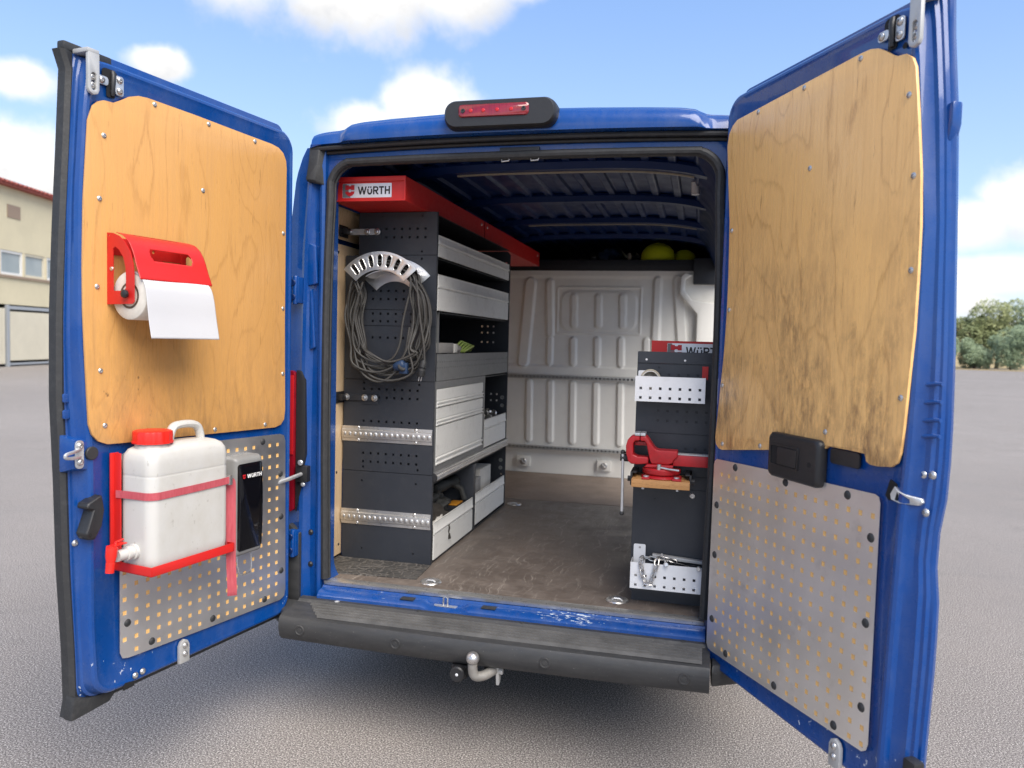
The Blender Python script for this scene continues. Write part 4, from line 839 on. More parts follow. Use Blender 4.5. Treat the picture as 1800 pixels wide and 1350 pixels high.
        for u, z, w_ in ((.921, 1.300, -.037), (.945, 1.302, -.042), (.932, 1.205, -.040)): scr('bolt', m_bolt, u, z, w_)
        for z in (1.53, 1.485, 1.44, 1.40): add('pressed_mark', G().tube([(.918, -.030, z-.004), (.94, -.038, z), (.962, -.040, z)], .0055, 8), M['bluedoor'])
        add('corner_buffer', G().box(.925, .965, -.05, -.015, .50, .575), M['plastic'], bevel=.008)
        add('hinge_cover', G().prism([(.900, 2.12), (.921, 2.13), (.931, 2.17), (.931, 2.225), (.905, 2.22)], 'y', -.085, -.055), M['bluedoor'], bevel=.006)
    return d
SL = DoorSpace((-.915, -.098), 100, -1); SR = DoorSpace((.808, -.098), 120, 1)
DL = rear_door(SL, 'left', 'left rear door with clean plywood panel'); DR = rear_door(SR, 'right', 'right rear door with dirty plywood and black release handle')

# ================================================================== lettering
def word_geo(h, t=.0006):
    """WÜRTH in heavy capitals of height h, built from strokes; the dots stay inside the cap height"""
    g = G(); w = .215*h; k = [0]
    def st(x0, y0, x1, y1, x2, y2, x3, y3): # one stroke as a thin slab, each a hair thicker than the one before
        k[0] += 1; g.prism([(x0, y0), (x1, y1), (x2, y2), (x3, y3)], 'z', 0, t+k[0]*4e-6)
    def bar(x0, y0, x1, y1): st(x0, y0, x1, y0, x1, y1, x0, y1)
    def arc(cx, cy, r0, r1, a0, a1, n=8):
        k[0] += 1
        o = [(cx+r1*math.cos(R(a0+(a1-a0)*i/n)), cy+r1*math.sin(R(a0+(a1-a0)*i/n))) for i in range(n+1)]; q = [(cx+r0*math.cos(R(a1+(a0-a1)*i/n)), cy+r0*math.sin(R(a1+(a0-a1)*i/n))) for i in range(n+1)]
        for i in range(n): g.prism([o[i], o[i+1], q[n-1-i], q[n-i]], 'z', 0, t+k[0]*4e-6)
    x = 0; W_ = 1.42*h
    for a, b in ((0, .25), (.5, .25), (.5, .75), (1, .75)):
        p, q = (W_-w)*a, (W_-w)*b; st(p, h, q, 0, q+w*1.02, 0, p+w*1.02, h) if p < q else st(q, 0, q+w*1.02, 0, p+w*1.02, h, p, h)
    x += W_+.10*h; U_ = .80*h; r = U_/2
    bar(x, r*.92, x+w, .70*h); bar(x+U_-w, r*.92, x+U_, .70*h); arc(x+r, r*.92, r-w, r, 180, 360, 10)
    bar(x+.13*h, .80*h, x+.33*h, h); bar(x+U_-.33*h, .80*h, x+U_-.13*h, h)
    x += U_+.13*h; R_ = .84*h; rr = .31*h
    bar(x, 0, x+w, h); bar(x+w, h-w*.86, x+R_-rr, h); bar(x+w, h-2*rr, x+R_-rr, h-2*rr+w*.86); arc(x+R_-rr, h-rr, rr-w*.9, rr, -90, 90, 10)
    st(x+.34*h, h-2*rr, x+.62*h, 0, x+.90*h, 0, x+.60*h, h-2*rr)
    x += R_+.09*h; T_ = .80*h
    bar(x, h-w*.9, x+T_, h); bar(x+T_/2-w/2, 0, x+T_/2+w/2, h-w*.9)
    x += T_+.13*h; H_ = .82*h
    bar(x, 0, x+w, h); bar(x+H_-w, 0, x+H_, h); bar(x+w, .5*h-w*.45, x+H_-w, .5*h+w*.45)
    return g, x+H_
def emblem_geo(h, t=.0006):
    a = [(.0, .56), (.0, 1), (.30, 1), (.34, .90), (.54, .90), (.58, 1), (.88, 1), (.88, .56), (.56, .56), (.54, .64), (.34, .64), (.32, .56)]
    b = [(.0, .44), (.32, .44), (.34, .36), (.54, .36), (.56, .44), (.88, .44), (.84, .24), (.66, .08), (.44, .0), (.22, .08), (.04, .24)]
    g = G()
    for pl in (a, b): g.prism([(x*h, y*h) for x, y in pl], 'z', 0, t)
    return g

def door_thing(S, door, name, label, cat, u, z, w_=.01):
    o = thing(name, label, cat, tuple(S.M @ Vector((u, S.sy*w_, z))))
    o.rotation_euler = S.M.to_euler(); OFF[o] = None; return o
def dsp(S, u0, z0, w0=.01): return lambda u, w_, z: (u-u0, S.sy*(w_-w0), z-z0)

# ================================================================== paper roll dispenser on the left door
D1 = door_thing(SL, DL, 'paper_roll_dispenser', 'red metal paper roll dispenser screwed to plywood of left door', 'dispenser', .73, 1.80)
d1 = dsp(SL, .73, 1.80)
def side_plate(): return curve_plate([(.010, 1.690), (.010, 1.912), (.035, 1.910), (.062, 1.900), (.088, 1.880), (.110, 1.850), (.122, 1.815), (.126, 1.78), (.126, 1.698), (.120, 1.692)], [[(.036, 1.732), (.036, 1.862), (.046, 1.868), (.062, 1.858), (.080, 1.835), (.090, 1.805), (.092, 1.78), (.092, 1.742), (.085, 1.732)], circ(.018, 1.902, .003)], .003)
obj('side_plate', side_plate().map(lambda a, b, c: (.871-c, a, b)), M['red'], D1, sp=d1)
obj('side_plate', side_plate().map(lambda a, b, c: (.588-c, a, b)), M['red'], D1, sp=d1)
obj('back_plate', curve_plate(rrect(.585, .871, 1.845, 1.90, .005), [circ(.70, 1.87, .006), circ(.76, 1.87, .006)], .003).map(lambda a, b, c: (a, .0105+c, b)).join(curve_plate(rrect(.66, .71, 1.70, 1.845, .005), [], .003).map(lambda a, b, c: (a, .0105+c, b))), M['red'], D1, sp=d1)
cv = smooth([(.040, 1.912, 0), (.072, 1.902, 0), (.098, 1.880, 0), (.118, 1.848, 0), (.134, 1.808, 0), (.152, 1.768, 0)], 5)
def cov(u, v):
    k = v*(len(cv)-1); i = min(int(k), len(cv)-2); p = cv[i].lerp(cv[i+1], k-i); e = .0025*math.sin(u*math.pi*34) if v > .999 else 0
    sl_ = .004*v
    return (.579+(.283+sl_)*(1-u)+sl_, p.x, p.y-abs(e))
def slots(u, v):
    def cap(uc0, uc1, vc, rv_, ru): return (abs(v-vc) < rv_ and uc0 < u < uc1) and not ((u < uc0+ru or u > uc1-ru) and (((min(abs(u-uc0-ru), abs(u-uc1+ru))/ru)**2+((v-vc)/rv_)**2) > 1))
    return cap(.22, .80, .60, .10, .05) or cap(.16, .80, .10, .045, .03)
cg = G().grid(cov, 90, 40, slots)
co = obj('cover', cg, M['red'], D1, sp=d1, recalc=False); sm = co.modifiers.new('thickness', 'SOLIDIFY'); sm.thickness = .002; sm.offset = 0
obj('hub_knob', G().lathe([(0, .016), (.006, .016), (.013, .013), (.0135, .004), (.008, 0)], (.873, .098, 1.722), (1, 0, 0), 8), M['plastic'], D1, sp=d1, bevel=.001)
obj('plate_screw', G().lathe([(0, .002), (.006, .002), (.007, 0)], (.8712, .03, 1.80), (1, 0, 0), 10), M['steel'], D1, sp=d1)
PR = door_thing(SL, DL, 'paper_roll', 'white embossed paper roll hanging in the red dispenser', 'paper roll', .73, 1.72)
p1 = dsp(SL, .73, 1.72)
RC = (.092, 1.718); RR = .0745
obj('roll', G().lathe([(.040, .0), (RR-.002, .0), (RR, .002), (RR, .256), (RR-.002, .258), (.040, .258)], (.600, RC[0], RC[1]), (1, 0, 0), 48), [M['rollside']], PR, sp=p1, angle=50)
obj('core', G().lathe([(.034, -.001), (.0405, -.001), (.0405, .259), (.034, .259), (.034, -.001)], (.600, RC[0], RC[1]), (1, 0, 0), 36).cyl((.74, RC[0], RC[1]), (1, 0, 0), .034, .002, 30), M['card'], PR, sp=p1)
spt = smooth([(.10, 1.794, 0), (.14, 1.778, 0), (.163, 1.752, 0), (.173, 1.71, 0), (.180, 1.65, 0), (.190, 1.588, 0)], 6)
def sheet(u, v):
    k = v*(len(spt)-1); i = min(int(k), len(spt)-2); p = spt[i].lerp(spt[i+1], k-i)
    return (.602+.257*u-.012*v*(1-u)+.006*math.sin(v*2)*u, p.x+.004*math.sin(u*5+v*2.2)*v, p.y+(.0012*math.sin(u*300) if v > .999 else 0))
so_ = obj('paper_sheet', G().grid(sheet, 100, 40), M['paper'], PR, sp=p1, recalc=False); so_.modifiers.new('thickness', 'SOLIDIFY').thickness = .0008

# ================================================================== canister and its holder
H1 = door_thing(SL, DL, 'canister_holder', 'red steel canister holder with red strap on left door', 'holder', .68, .86)
h1 = dsp(SL, .68, .86)
hb = G().box(.832, .862, .007, .012, .846, 1.222).box(.845, .849, .012, .040, .87, 1.222)
hb.box(.497, .846, .010, .170, .842, .8455)
obj('bracket', hb, M['red'], H1, sp=h1, bevel=.001)
hl = G().box(.842, .846, .010, .170, .842, .872).box(.497, .842, .167, .171, .842, .872).box(.493, .497, .010, .171, .842, .872)
obj('tray_lip', hl, M['red'], H1, sp=h1, bevel=.001)
CAN = door_thing(SL, DL, 'water_canister', 'milky white plastic water canister with red cap strapped to left door', 'canister', .67, .87)
c1 = dsp(SL, .67, .87)
lev = [(.8465, .020, .028), (.850, .008, .03), (.862, .002, .032), (.90, 0, .034), (1.146, 0, .034), (1.150, .0003, .034), (1.153, .0011, .034), (1.156, .0003, .034), (1.160, 0, .034), (1.195, 0, .034), (1.216, .003, .034), (1.231, .012, .034), (1.240, .028, .032), (1.245, .052, .020)]
cx0, cx1, cw0, cw1 = .506, .840, .016, .164
rings = [[(u, w_, z+.006*math.sin((u-.5)*9)*(1 if z > 1.21 else 0)) for u, w_ in rrect(cx0+i, cx1-i, cw0+i, cw1-i, max(.006, r-i*.3), 7, 4)] for z, i, r in lev]
obj('canister_body', G().loft(rings), M['canister'], CAN, sp=c1, angle=60)
cc = (.768, .088)
obj('neck', G().lathe([(.055, 0), (.052, .02), (.048, .026)], (cc[0], cc[1], 1.234), n=30), M['canister'], CAN, sp=c1)
cap = []
for k in range(60):
    a = 2*math.pi*k/60; r = .0585+(.002 if k % 4 < 2 else 0); cap.append((math.cos(a)*r, math.sin(a)*r))
cpo = obj('cap', G().loft([[(cc[0]+x*s_, cc[1]+y*s_, z) for x, y in cap] for s_, z in ((1.04, 1.252), (1.04, 1.258), (1.0, 1.2585), (1.0, 1.284), (.97, 1.290), (.90, 1.292))]), M['redplastic'], CAN, sp=c1, angle=40)
obj('handle', G().tube(smooth([(.704, .088, 1.236), (.700, .088, 1.268), (.686, .088, 1.294), (.655, .088, 1.301), (.610, .088, 1.299), (.584, .088, 1.288), (.572, .088, 1.262), (.568, .088, 1.226)], 5), .0165, 12, flat=.8), M['canister'], CAN, sp=c1)
tp = obj('tap', G().lathe([(.024, 0), (.025, .012), (.019, .014), (.019, .024), (.022, .026), (.022, .036), (.018, .038), (.018, .068)], (.838, .092, .914), (1, .0, .0), 22), M['canister'], CAN, sp=c1)
obj('tap_spout', G().lathe([(.0, .0), (.0125, .0), (.0135, .03), (.0125, .031), (.0165, .05), (.0175, .076), (.014, .079), (0, .079)], (.940, .104, .872), (-.16, -.06, 1), 20), M['redplastic'], tp, sp=c1)
obj('tap_lever', G().box(.880, .940, .088, .108, .950, .954).tube([(.872, .08, .958), (.91, .092, .958), (.930, .115, .953)], .004, 8), M['redplastic'], tp, sp=c1, bevel=.002)
# strap
def band(pts, h): # ribbon standing on edge
    out = G(); n = len(pts); v = []
    for i, p in enumerate(pts):
        a = pts[max(i-1, 0)]; b = pts[min(i+1, n-1)]; nx, ny = (b[1]-a[1]), -(b[0]-a[0]); l = math.hypot(nx, ny) or 1
        nx, ny = nx/l*.0009, ny/l*.0009
        v.append([(p[0]+nx, p[1]+ny, p[2]-h/2), (p[0]+nx, p[1]+ny, p[2]+h/2), (p[0]-nx, p[1]-ny, p[2]+h/2), (p[0]-nx, p[1]-ny, p[2]-h/2)])
    return out.loft(v)
cp = [(.853, .024, 1.092), (.846, .06, 1.092), (.8425, .11, 1.092)]+[(.8060+.0366*math.cos(R(a)), .130+.0366*math.sin(R(a)), 1.092) for a in (10, 25, 40, 55, 70, 82, 90)]+[(.65, .1668, 1.094), (.55, .1668, 1.096), (.512, .1665, 1.098)]
obj('strap', band(cp, .024), M['strap'], H1, sp=h1, angle=60)
tail = smooth([(.507, .150, 1.098), (.500, .146, 1.10), (.490, .150, 1.085), (.488, .150, 1.02), (.487, .150, .90), (.484, .148, .80), (.480, .150, .70), (.476, .146, .672)], 5)
tg = G().loft([[(p.x-.012, p.y+.011, p.z), (p.x+.012, p.y-.011, p.z), (p.x+.0128, p.y-.0102, p.z), (p.x-.0112, p.y+.0118, p.z)] for p in tail])
obj('strap_tail', tg, M['strap'], H1, sp=h1, angle=60)
obj('buckle', G().box(.503, .517, .145, .172, 1.080, 1.114), M['steel'], H1, sp=h1, bevel=.002)

# ================================================================== soap dispenser
SD = door_thing(SL, DL, 'soap_dispenser', 'grey wall soap dispenser with glossy black front and wire pump lever', 'dispenser', .31, .95)
s1 = dsp(SL, .31, .95)
lv = [(.0065, 0, .012), (.055, .0, .014), (.068, .006, .014), (.074, .016, .012)]
obj('housing', G().loft([[(u, w_, z) for u, z in rrect(.238+i, .386-i, .772+i, 1.150-i, max(r-i*.2, .004), 5)] for w_, i, r in lv]), M['greyplastic'], SD, sp=s1, angle=40)
fo = obj('front_cover', G().loft([[(u, w_+.006*math.sin(math.pi*(z-.79)/.33) if w_ > .074 else w_, z) for u, z in rrect(.250+i, .374-i, .795+i, 1.124-i, .010, 5, 10)] for w_, i in ((.070, 0), (.0765, 0), (.079, .004))]), M['glossblack'], SD, sp=s1, angle=40)
lw, wd_ = word_geo(.0145); kx = .078/wd_
obj('lettering', lw.map(lambda a, b, c: (.339-a*kx*.98, .0858+c, 1.070+b)), M['whiteink'], fo, sp=s1)
obj('emblem', emblem_geo(.0165).map(lambda a, b, c: (.362-a, .0858+c, 1.069+b)), M['redink'], fo, sp=s1)
obj('pump_lever', G().tube(smooth([(.352, .05, .775), (.354, .055, .735), (.348, .06, .705), (.335, .062, .698), (.30, .062, .698), (.288, .060, .705), (.280, .055, .735), (.280, .05, .775)], 4), .0024, 8), M['steel'], SD, sp=s1)

# ================================================================== shelving unit
SH = thing('shelving_unit', 'dark grey van shelving unit with pale drawers along the left wall', 'shelving', (-.66, 1.05, FZ))
XF, XL, YR, YE = -.443, -.893, .360, 1.748
def panel(x0, z0, x1, z1, holes, nm='end_panel', m='anth', y=YR):
    return obj(nm, curve_plate(rrect(x0, x1, z0, z1, .006, 3), holes, .0025).map(lambda a, b, c: (a, y-c, b)), M[m], SH)
def rows(zs, x0, n, pitch=.0382, a=.0052): return [sq(x0+pitch*i, z, a) for z in zs for i in range(n)]
panel(XL, .557, XF, .9765, [circ(-.795, .957-.025, .005), circ(-.523, .932, .005), circ(-.79, .607, .004), circ(-.53, .602, .004)])
panel(XL, .979, XF, 1.4105, rows((1.368, 1.329), -.790, 8)+rows((1.216,), -.790, 8)+rows((1.064, 1.024), -.790, 8)+[circ(-.79, 1.396, .0055), circ(-.515, 1.396, .0055), circ(-.79, .998, .0055), circ(-.515, .998, .0055)])
panel(XL, 1.413, XF, 1.664, rows((1.610,), -.790, 8)+[circ(-.52, 1.645, .005), circ(-.79, 1.43, .005), circ(-.52, 1.43, .005)])
panel(XL+.004, 1.6665, XF, 1.7385, rows((1.721, 1.686), -.752, 7))
panel(XL, 1.741, XF, 1.9905, rows((1.827, 1.789), -.790, 8)+[circ(-.515, 1.975, .0055), circ(-.515, 1.755, .0055), circ(-.70, 1.93, .005)])
panel(XL+.066, 1.993, XF, 2.188, rows((2.112, 2.073), -.690, 6)+[circ(-.515, 2.170, .005), circ(-.515, 2.008, .005), circ(-.71, 2.17, .004)])
sr = G().box(XF-.0015, XF+.001, YR+.0005, YR+.014, .557, 2.188)
obj('corner_strip', sr, M['anth'], SH)
obj('inner_upright', G().box(XL, XF-.004, YR+.016, YR+.019, .557, 1.99).box(XL+.07, XF-.004, YR+.016, YR+.019, 1.99, 2.18), M['dark'], SH)
obj('far_panel', curve_plate([(XL, .557), (XF, .557), (XF, 2.15), (XF-.02, 2.172), (XL+.066, 2.172), (XL+.066, 1.99), (XL, 1.99)], rows((1.27, 1.23, 1.10), -.55, 2)+rows((1.70, 1.66, 1.60), -.62, 3)+[circ(-.47, z, .006) for z in (.72, .76, 1.2, 1.25, 2.1)], .003).map(lambda a, b, c: (a, YE-c, b)), M['anth'], SH)
for z in (1.20, 1.25, .80, .85): obj('upright_hole_ring', G().lathe([(.008, 0), (.011, .001), (.012, 0)], (-.475, YE-.004, z), (0, -1, 0), 14), M['greymetal'], SH)
bh = [sq(.45+.038*i, z, .006) for z in (1.73, 1.69) for i in (13, 14, 15, 16)]+[sq(.45+.038*i, z, .006) for z in (1.61, 1.57) for i in (14, 15, 16, 26)]+[circ(.80, 1.55+.035*k, .006) for k in range(6)]+[circ(1.55, 1.56+.035*k, .006) for k in range(6)]+[circ(1.50, z, .006) for z in (1.20, 1.15, 1.08)]
obj('back_panel', curve_plate([(YR+.02, .557), (YE-.004, .557), (YE-.004, 1.985), (YR+.02, 1.985)], bh, .002).map(lambda a, b, c: (XL+c, a, b)), M['dark'], SH)
obj('back_panel', G().prism([(XL+.068, 1.99), (XL+.070, 1.99), (XL+.070, 2.17), (XL+.068, 2.17)], 'y', YR+.02, YE-.004), M['dark'], SH)
for z, x1 in ((.566, XF-.008), (.930, XF-.016), (.990, XF-.004), (1.404, XF-.004), (1.736, XF-.02), (1.905, XF-.02), (1.986, XF-.02), (2.18, XF-.01)):
    obj('shelf_board', G().box(XL+.003 if z < 1.98 else XL+.072, x1, YR+.02, YE-.004, z-.004, z), M['dark'], SH)
obj('plinth', G().box(XF-.03, XF-.004, YR+.003, YE-.004, .557, .566), M['dark'], SH)
def tray(y0, y1, z0, z1, x=XF, split=.55, nm='tray_front', lip=.0):
    zm = z0+(z1-z0)*split
    pr = [(x-.004, z0), (x-.0005, z0+.0015), (x-.0005, zm-.004), (x-.0045, zm-.002), (x-.0045, zm+.001), (x+.002, zm+.004), (x+.0035, zm+.012), (x+.0005, zm+.018), (x-.001, z1-.004), (x+.001, z1), (x-.005, z1), (x-.007, z0)]
    o = obj(nm, G().prism(pr, 'y', y0, y1), M['alu'], SH, angle=25)
    obj('clip', G().box(x-.014, x+.0025, y1-.001, y1+.016, zm-.012, zm+.010), M['plastic'], o, bevel=.002)
    return o
tray(.387, 1.714, 1.988, 2.086); tray(.393, 1.714, 1.741, 1.908, split=.62)
obj('tray_side', G().box(XL+.08, XF-.008, .390, .393, 1.99, 2.08).box(XL+.02, XF-.008, .390, .393, 1.742, 1.90).box(XL+.02, XF-.008, 1.72, 1.723, 1.742, 1.90), M['alu'], SH)
lh = [sq(.402+.0335*i, z, .0035) for z in (1.502, 1.475) for i in range(40)]
obj('shelf_lip', curve_plate([(.392, 1.413), (1.733, 1.413), (1.733, 1.540), (.392, 1.540)], lh, .002).map(lambda a, b, c: (XF-.002+c, a, b)), M['anthlt'], SH)
obj('perforated_divider', curve_plate([(-.62, 1.545), (XF-.01, 1.545), (XF-.01, 1.735), (-.62, 1.735)], [sq(-.60+.038*i, 1.565+.04*j, .005) for i in range(4) for j in range(4)], .002).map(lambda a, b, c: (a, .44-c, b)), M['anthlt'], SH)
# drawer cabinet
obj('cabinet_frame', curve_plate([(.385, .990), (1.222, .990), (1.222, 1.411), (.385, 1.411)], [[(.397, 1.016), (1.188, 1.016), (1.188, 1.376), (.397, 1.376)]], .006).map(lambda a, b, c: (XF-.006+c, a, b)), M['anthlt'], SH)
obj('cabinet_side', G().box(XL+.02, XF-.007, 1.205, 1.222, .992, 1.404), M['anth'], SH)
def drawer(z0, z1, grip):
    x = XF
    pr = [(x-.010, z0), (x+.004, z0+.001), (x+.006, z0+.007), (x+.001, z0+.010), (x+.001, z0+grip*.55), (x+.005, z0+grip*.6), (x+.006, z0+grip*.8), (x-.003, z0+grip*.85), (x-.003, z0+grip), (x+.001, z0+grip+.003), (x+.001, z1-.002), (x-.001, z1), (x-.010, z1)]
    o = obj('drawer_front', G().prism(pr, 'y', .401, 1.178), M['alu'], SH, angle=25)
    obj('clip', G().box(x-.012, x+.005, 1.179, 1.187, z0+.004, z0+.022), M['plastic'], o, bevel=.002)
drawer(1.290, 1.374, .030); drawer(1.203, 1.286, .030); drawer(1.018, 1.199, .040)
obj('drawer_box', G().box(XL+.02, XF-.012, .40, 1.18, 1.012, 1.38), M['black'], SH)
tray(1.232, 1.722, .995, 1.157, split=.64)
# lashing rail along the front
def rail_geo(a0, a1, n, place):
    g = G()
    prof = [(-.036, 0), (-.036, .003), (-.022, .004), (-.019, .009), (-.010, .011), (.010, .011), (.019, .009), (.022, .004), (.036, .003), (.036, 0)]
    g.loft([[place(a, b, c) for b, c in prof] for a in (a0, a1)])
    p = (a1-a0)/n
    for k in range(n):
        c0 = a0+p*(k+.5); r = p*.40
        g.loft([[place(c0+r*s_*math.cos(q), .0+r*s_*math.sin(q), .011+h) for q in [2*math.pi*i/12 for i in range(12)]] for s_, h in ((1, -.001), (.92, .0025), (.6, .0042), (.2, .0046))])
    return g
fr = G().prism([(XF-.012, .943), (XF+.004, .943), (XF+.008, .948), (XF+.008, .955), (XF+.004, .958), (XF+.004, .975), (XF+.008, .978), (XF+.008, .985), (XF+.004, .989), (XF-.012, .989)], 'y', .372, 1.765)
fro = obj('front_rail', fr, M['rail'], SH, bevel=.001)
obj('rail_end_cap', G().cyl((XF-.002, .3715, .966), (0, -1, 0), .024, .006, 18, .002), M['plastic'], fro)
fd = G()
for k in range(54): fd.lathe([(0, .004), (.006, .003), (.0085, 0)], (XF+.004, .392+.0255*k, .9665), (1, 0, 0), 8)
obj('rail_stud', fd, M['rail'], fro, kind='stuff')
for z in (1.154, .758):
    o = obj('end_rail', rail_geo(-.897, -.446, 17, lambda a, b, c: (a, YR-.003-c, z+b)), M['rail'], SH, angle=30)
    for x in (-.815, -.526):
        for dz in (-.029, .029): inst('screw', m_screw, o, (x, YR-.006, z+dz), ROT_MY)
# lower trays and divider
tray(.402, 1.030, .568, .747, split=.66); tray(1.088, 1.722, .580, .757, split=.66)
obj('divider', G().box(XL+.02, XF-.001, 1.036, 1.082, .567, .928), M['anth'], SH, bevel=.002)
# wall brackets
def wall_bracket(z, x0, m, dz=0):
    o = obj('wall_bracket', G().prism(rrect(x0+.022, -.735, z-.014, z+.014, .006, 3), 'y', YR-.012, YR-.007), M[m], SH, bevel=.001)
    obj('bracket_foot', G().box(x0, x0+.005, YR-.075, YR+.01, z-.028, z+.026).box(x0, x0+.03, YR-.06, YR-.008, z-.014, z+.014), M['plastic'], o, bevel=.002)
    obj('backing', G().prism(rrect(-.80, -.715, z-.030, z+.018, .004, 3), 'y', YR-.0065, YR-.003), M['anth'], o)
    bb = mesh_of('bolt', G().lathe([(0, .011), (.004, .011), (.005, .013), (.0095, .011), (.012, .005), (.015, .004), (.016, 0)], n=18), M['steel'])
    for x in (x0+.028, -.782, -.732): inst('bolt', bb, o, (x, YR-.012, z), ROT_MY)
wall_bracket(2.098, -.893, 'greymetal'); wall_bracket(1.326, -.902, 'anth')

# ---- red box tray on top of the shelving
RB = thing('roof_tray', 'long red steel tray with silver name label on top of the shelving', 'tray', (-.66, 1.4, 2.19))
ry0, ry1, rx0, rx1, rz0, rz1 = .085, 2.84, -.832, -.492, 2.1905, 2.292
def tray_box(y0, y1): return G().box(rx0, rx1, y0+.012, y1, rz0, rz0+.002).box(rx1-.002, rx1, y0+.012, y1, rz0+.002, rz1).box(rx0, rx0+.002, y0+.012, y1, rz0+.002, rz1)
obj('tray_section', tray_box(ry0, 1.30), M['red'], RB); obj('tray_section', tray_box(1.303, ry1), M['red'], RB)
obj('end_wall', G().box(rx0, rx1, ry1+.001, ry1+.003, rz0, rz1), M['red'], RB)
fp = obj('front_panel', G().box(rx0+.006, rx1-.004, ry0+.008, ry0+.010, rz0, rz1-.004), M['red'], RB)
obj('front_frame', curve_plate([(rx0, rz0-.001), (rx1+.001, rz0-.001), (rx1+.001, rz1+.001), (rx0, rz1+.001)], [[(rx0+.007, rz0+.004), (rx1-.006, rz0+.004), (rx1-.006, rz1-.019), (rx0+.007, rz1-.019)]], .008).map(lambda a, b, c: (a, ry0+.007-c, b)), M['red'], RB, bevel=.0012)
def name_label(parent, place, w_, h_):
    l = obj('label', curve_plate(rrect(0, w_, 0, h_, .002, 2), (), .0006).map(place), M['foil'], parent)
    obj('label_grey_field', G().prism([(0.001, .001), (h_*.62, .001), (h_*.30, h_-.001), (.001, h_-.001)], 'z', .0007, .0010).map(place), M['anthlt'], l)  # dark grey field of the label behind the emblem
    obj('emblem', emblem_geo(h_*.80).map(lambda a, b, c: place(a+h_*.22, b+h_*.10, c+.0012)), M['redink'], l)
    lg, lw_ = word_geo(h_*.56); k = (w_-h_*1.30)/lw_
    obj('lettering', lg.map(lambda a, b, c: place(h_*1.18+a*k, b+h_*.22, c+.0008)), M['ink'], l)
name_label(fp, lambda a, b, c: (-.783+a, ry0+.0078-c, 2.206+b), .226, .060)
for y in (1.24, 1.36, 2.78): inst('screw', m_screw, RB, (rx1+.0005, y, 2.265), Matrix.Rotation(R(90), 3, 'Y'))

# ---- cable hanger and cable
HG = thing('cable_hanger', 'polished aluminium curved cable hanger on the shelving end panel', 'hanger', (-.66, .34, 1.92))
def arc_band(cx, cz, r0, r1, a0, a1, n=28):
    o = [(cx+r1*math.cos(R(a0+(a1-a0)*k/n)), cz+r1*math.sin(R(a0+(a1-a0)*k/n))) for k in range(n+1)]
    i = [(cx+r0*math.cos(R(a1+(a0-a1)*k/n)), cz+r0*math.sin(R(a1+(a0-a1)*k/n))) for k in range(n+1)]
    return o+i
HX, HZ = -.672, 1.762
slots_ = []
for k in range(7):
    a = 128-12.7*k; cpts = []
    for r_, aa in ((.172, -1), (.172, 1), (.214, 1), (.214, -1)):
        pass
    for q in range(8):
        t = math.pi*q/7; cpts.append((.208+.012*math.sin(t), .0115*math.cos(t)))
    for q in range(8):
        t = math.pi+math.pi*q/7; cpts.append((.178+.012*math.sin(t), .0105*math.cos(t)))
    ca, sa = math.cos(R(a)), math.sin(R(a)); slots_.append([(HX+r_*ca-tn*sa, HZ+r_*sa+tn*ca) for r_, tn in cpts])
fl2 = curve_plate(arc_band(HX, HZ, .152, .232, 41, 139), slots_, .003).map(lambda a, b, c: (a, .247-c, b))
obj('front_flange', fl2, M['castalu'], HG, bevel=.0012)
for s_ in slots_:
    cxs = sum(p[0] for p in s_)/len(s_); czs = sum(p[1] for p in s_)/len(s_)
    obj('slot_rim', G().tube([(cxs+(p[0]-cxs)*1.04, .2435, czs+(p[1]-czs)*1.04) for p in s_], .0022, 6, closed=True), M['castalu'], HG)
tb_ = [R(139-98*k/28) for k in range(29)]
obj('top_band', G().loft([[(HX+r_*math.cos(a), y, HZ+r_*math.sin(a)) for r_, y in ((.234, .246), (.226, .27), (.214, .30), (.206, .352), (.203, .352), (.211, .30), (.223, .27), (.231, .246))] for a in tb_]), M['castalu'], HG, angle=30)
obj('back_flange', curve_plate(arc_band(HX+.03, HZ-.01, .118, .225, 40, 140), [circ(HX+.03, HZ+.16, .006)], .003).map(lambda a, b, c: (a, .353-c, b)), M['castalu'], HG, bevel=.0012)
obj('saddle', G().loft([[(HX+.015+r_*math.cos(a), y, HZ+r_*math.sin(a)) for r_, y in ((.150, .25), (.146, .30), (.150, .350), (.147, .350), (.143, .30), (.147, .25))] for a in tb_[4:-4]]), M['castalu'], HG, angle=30)
CB = thing('extension_cable', 'grey extension cable coiled over the aluminium hanger', 'cable', (-.66, .29, 1.6))
rnd = random.Random(5); cg_ = G()
for k in range(15):
    j = lambda s_: rnd.uniform(-s_, s_)
    y = .262+.075*(k % 5)/4; r_ = .167+.016*(k//5)*1.0+j(.004)
    top = [(HX+.005+r_*math.cos(R(a)), y+j(.006), HZ+r_*math.sin(R(a))) for a in (138, 115, 90, 65, 42)]
    zb = rnd.uniform(1.405, 1.505); xb = -.655+j(.05); L_ = rnd.uniform(-.852, -.775); R_ = rnd.uniform(-.515, -.448)
    yo = .325-.10*(k/14)+j(.012); yo = min(yo, .343)
    pts = top+[(R_-.015, y-.01, 1.80), (R_+j(.01), (y+yo)/2, 1.68), (R_-.015+j(.015), yo, 1.57), (xb+.12+j(.02), yo, zb+.04), (xb, yo, zb), (xb-.11+j(.02), yo+j(.008), zb+.035), (L_+.03+j(.01), (y+yo)/2, 1.58), (L_+j(.008), (y+yo)/2, 1.70), (L_+.012, y, 1.80)]
    pts = [(p[0], min(p[1], .345), p[2]) for p in pts]
    cg_.tube(smooth(pts, 5, True), .0052, 7, closed=True)
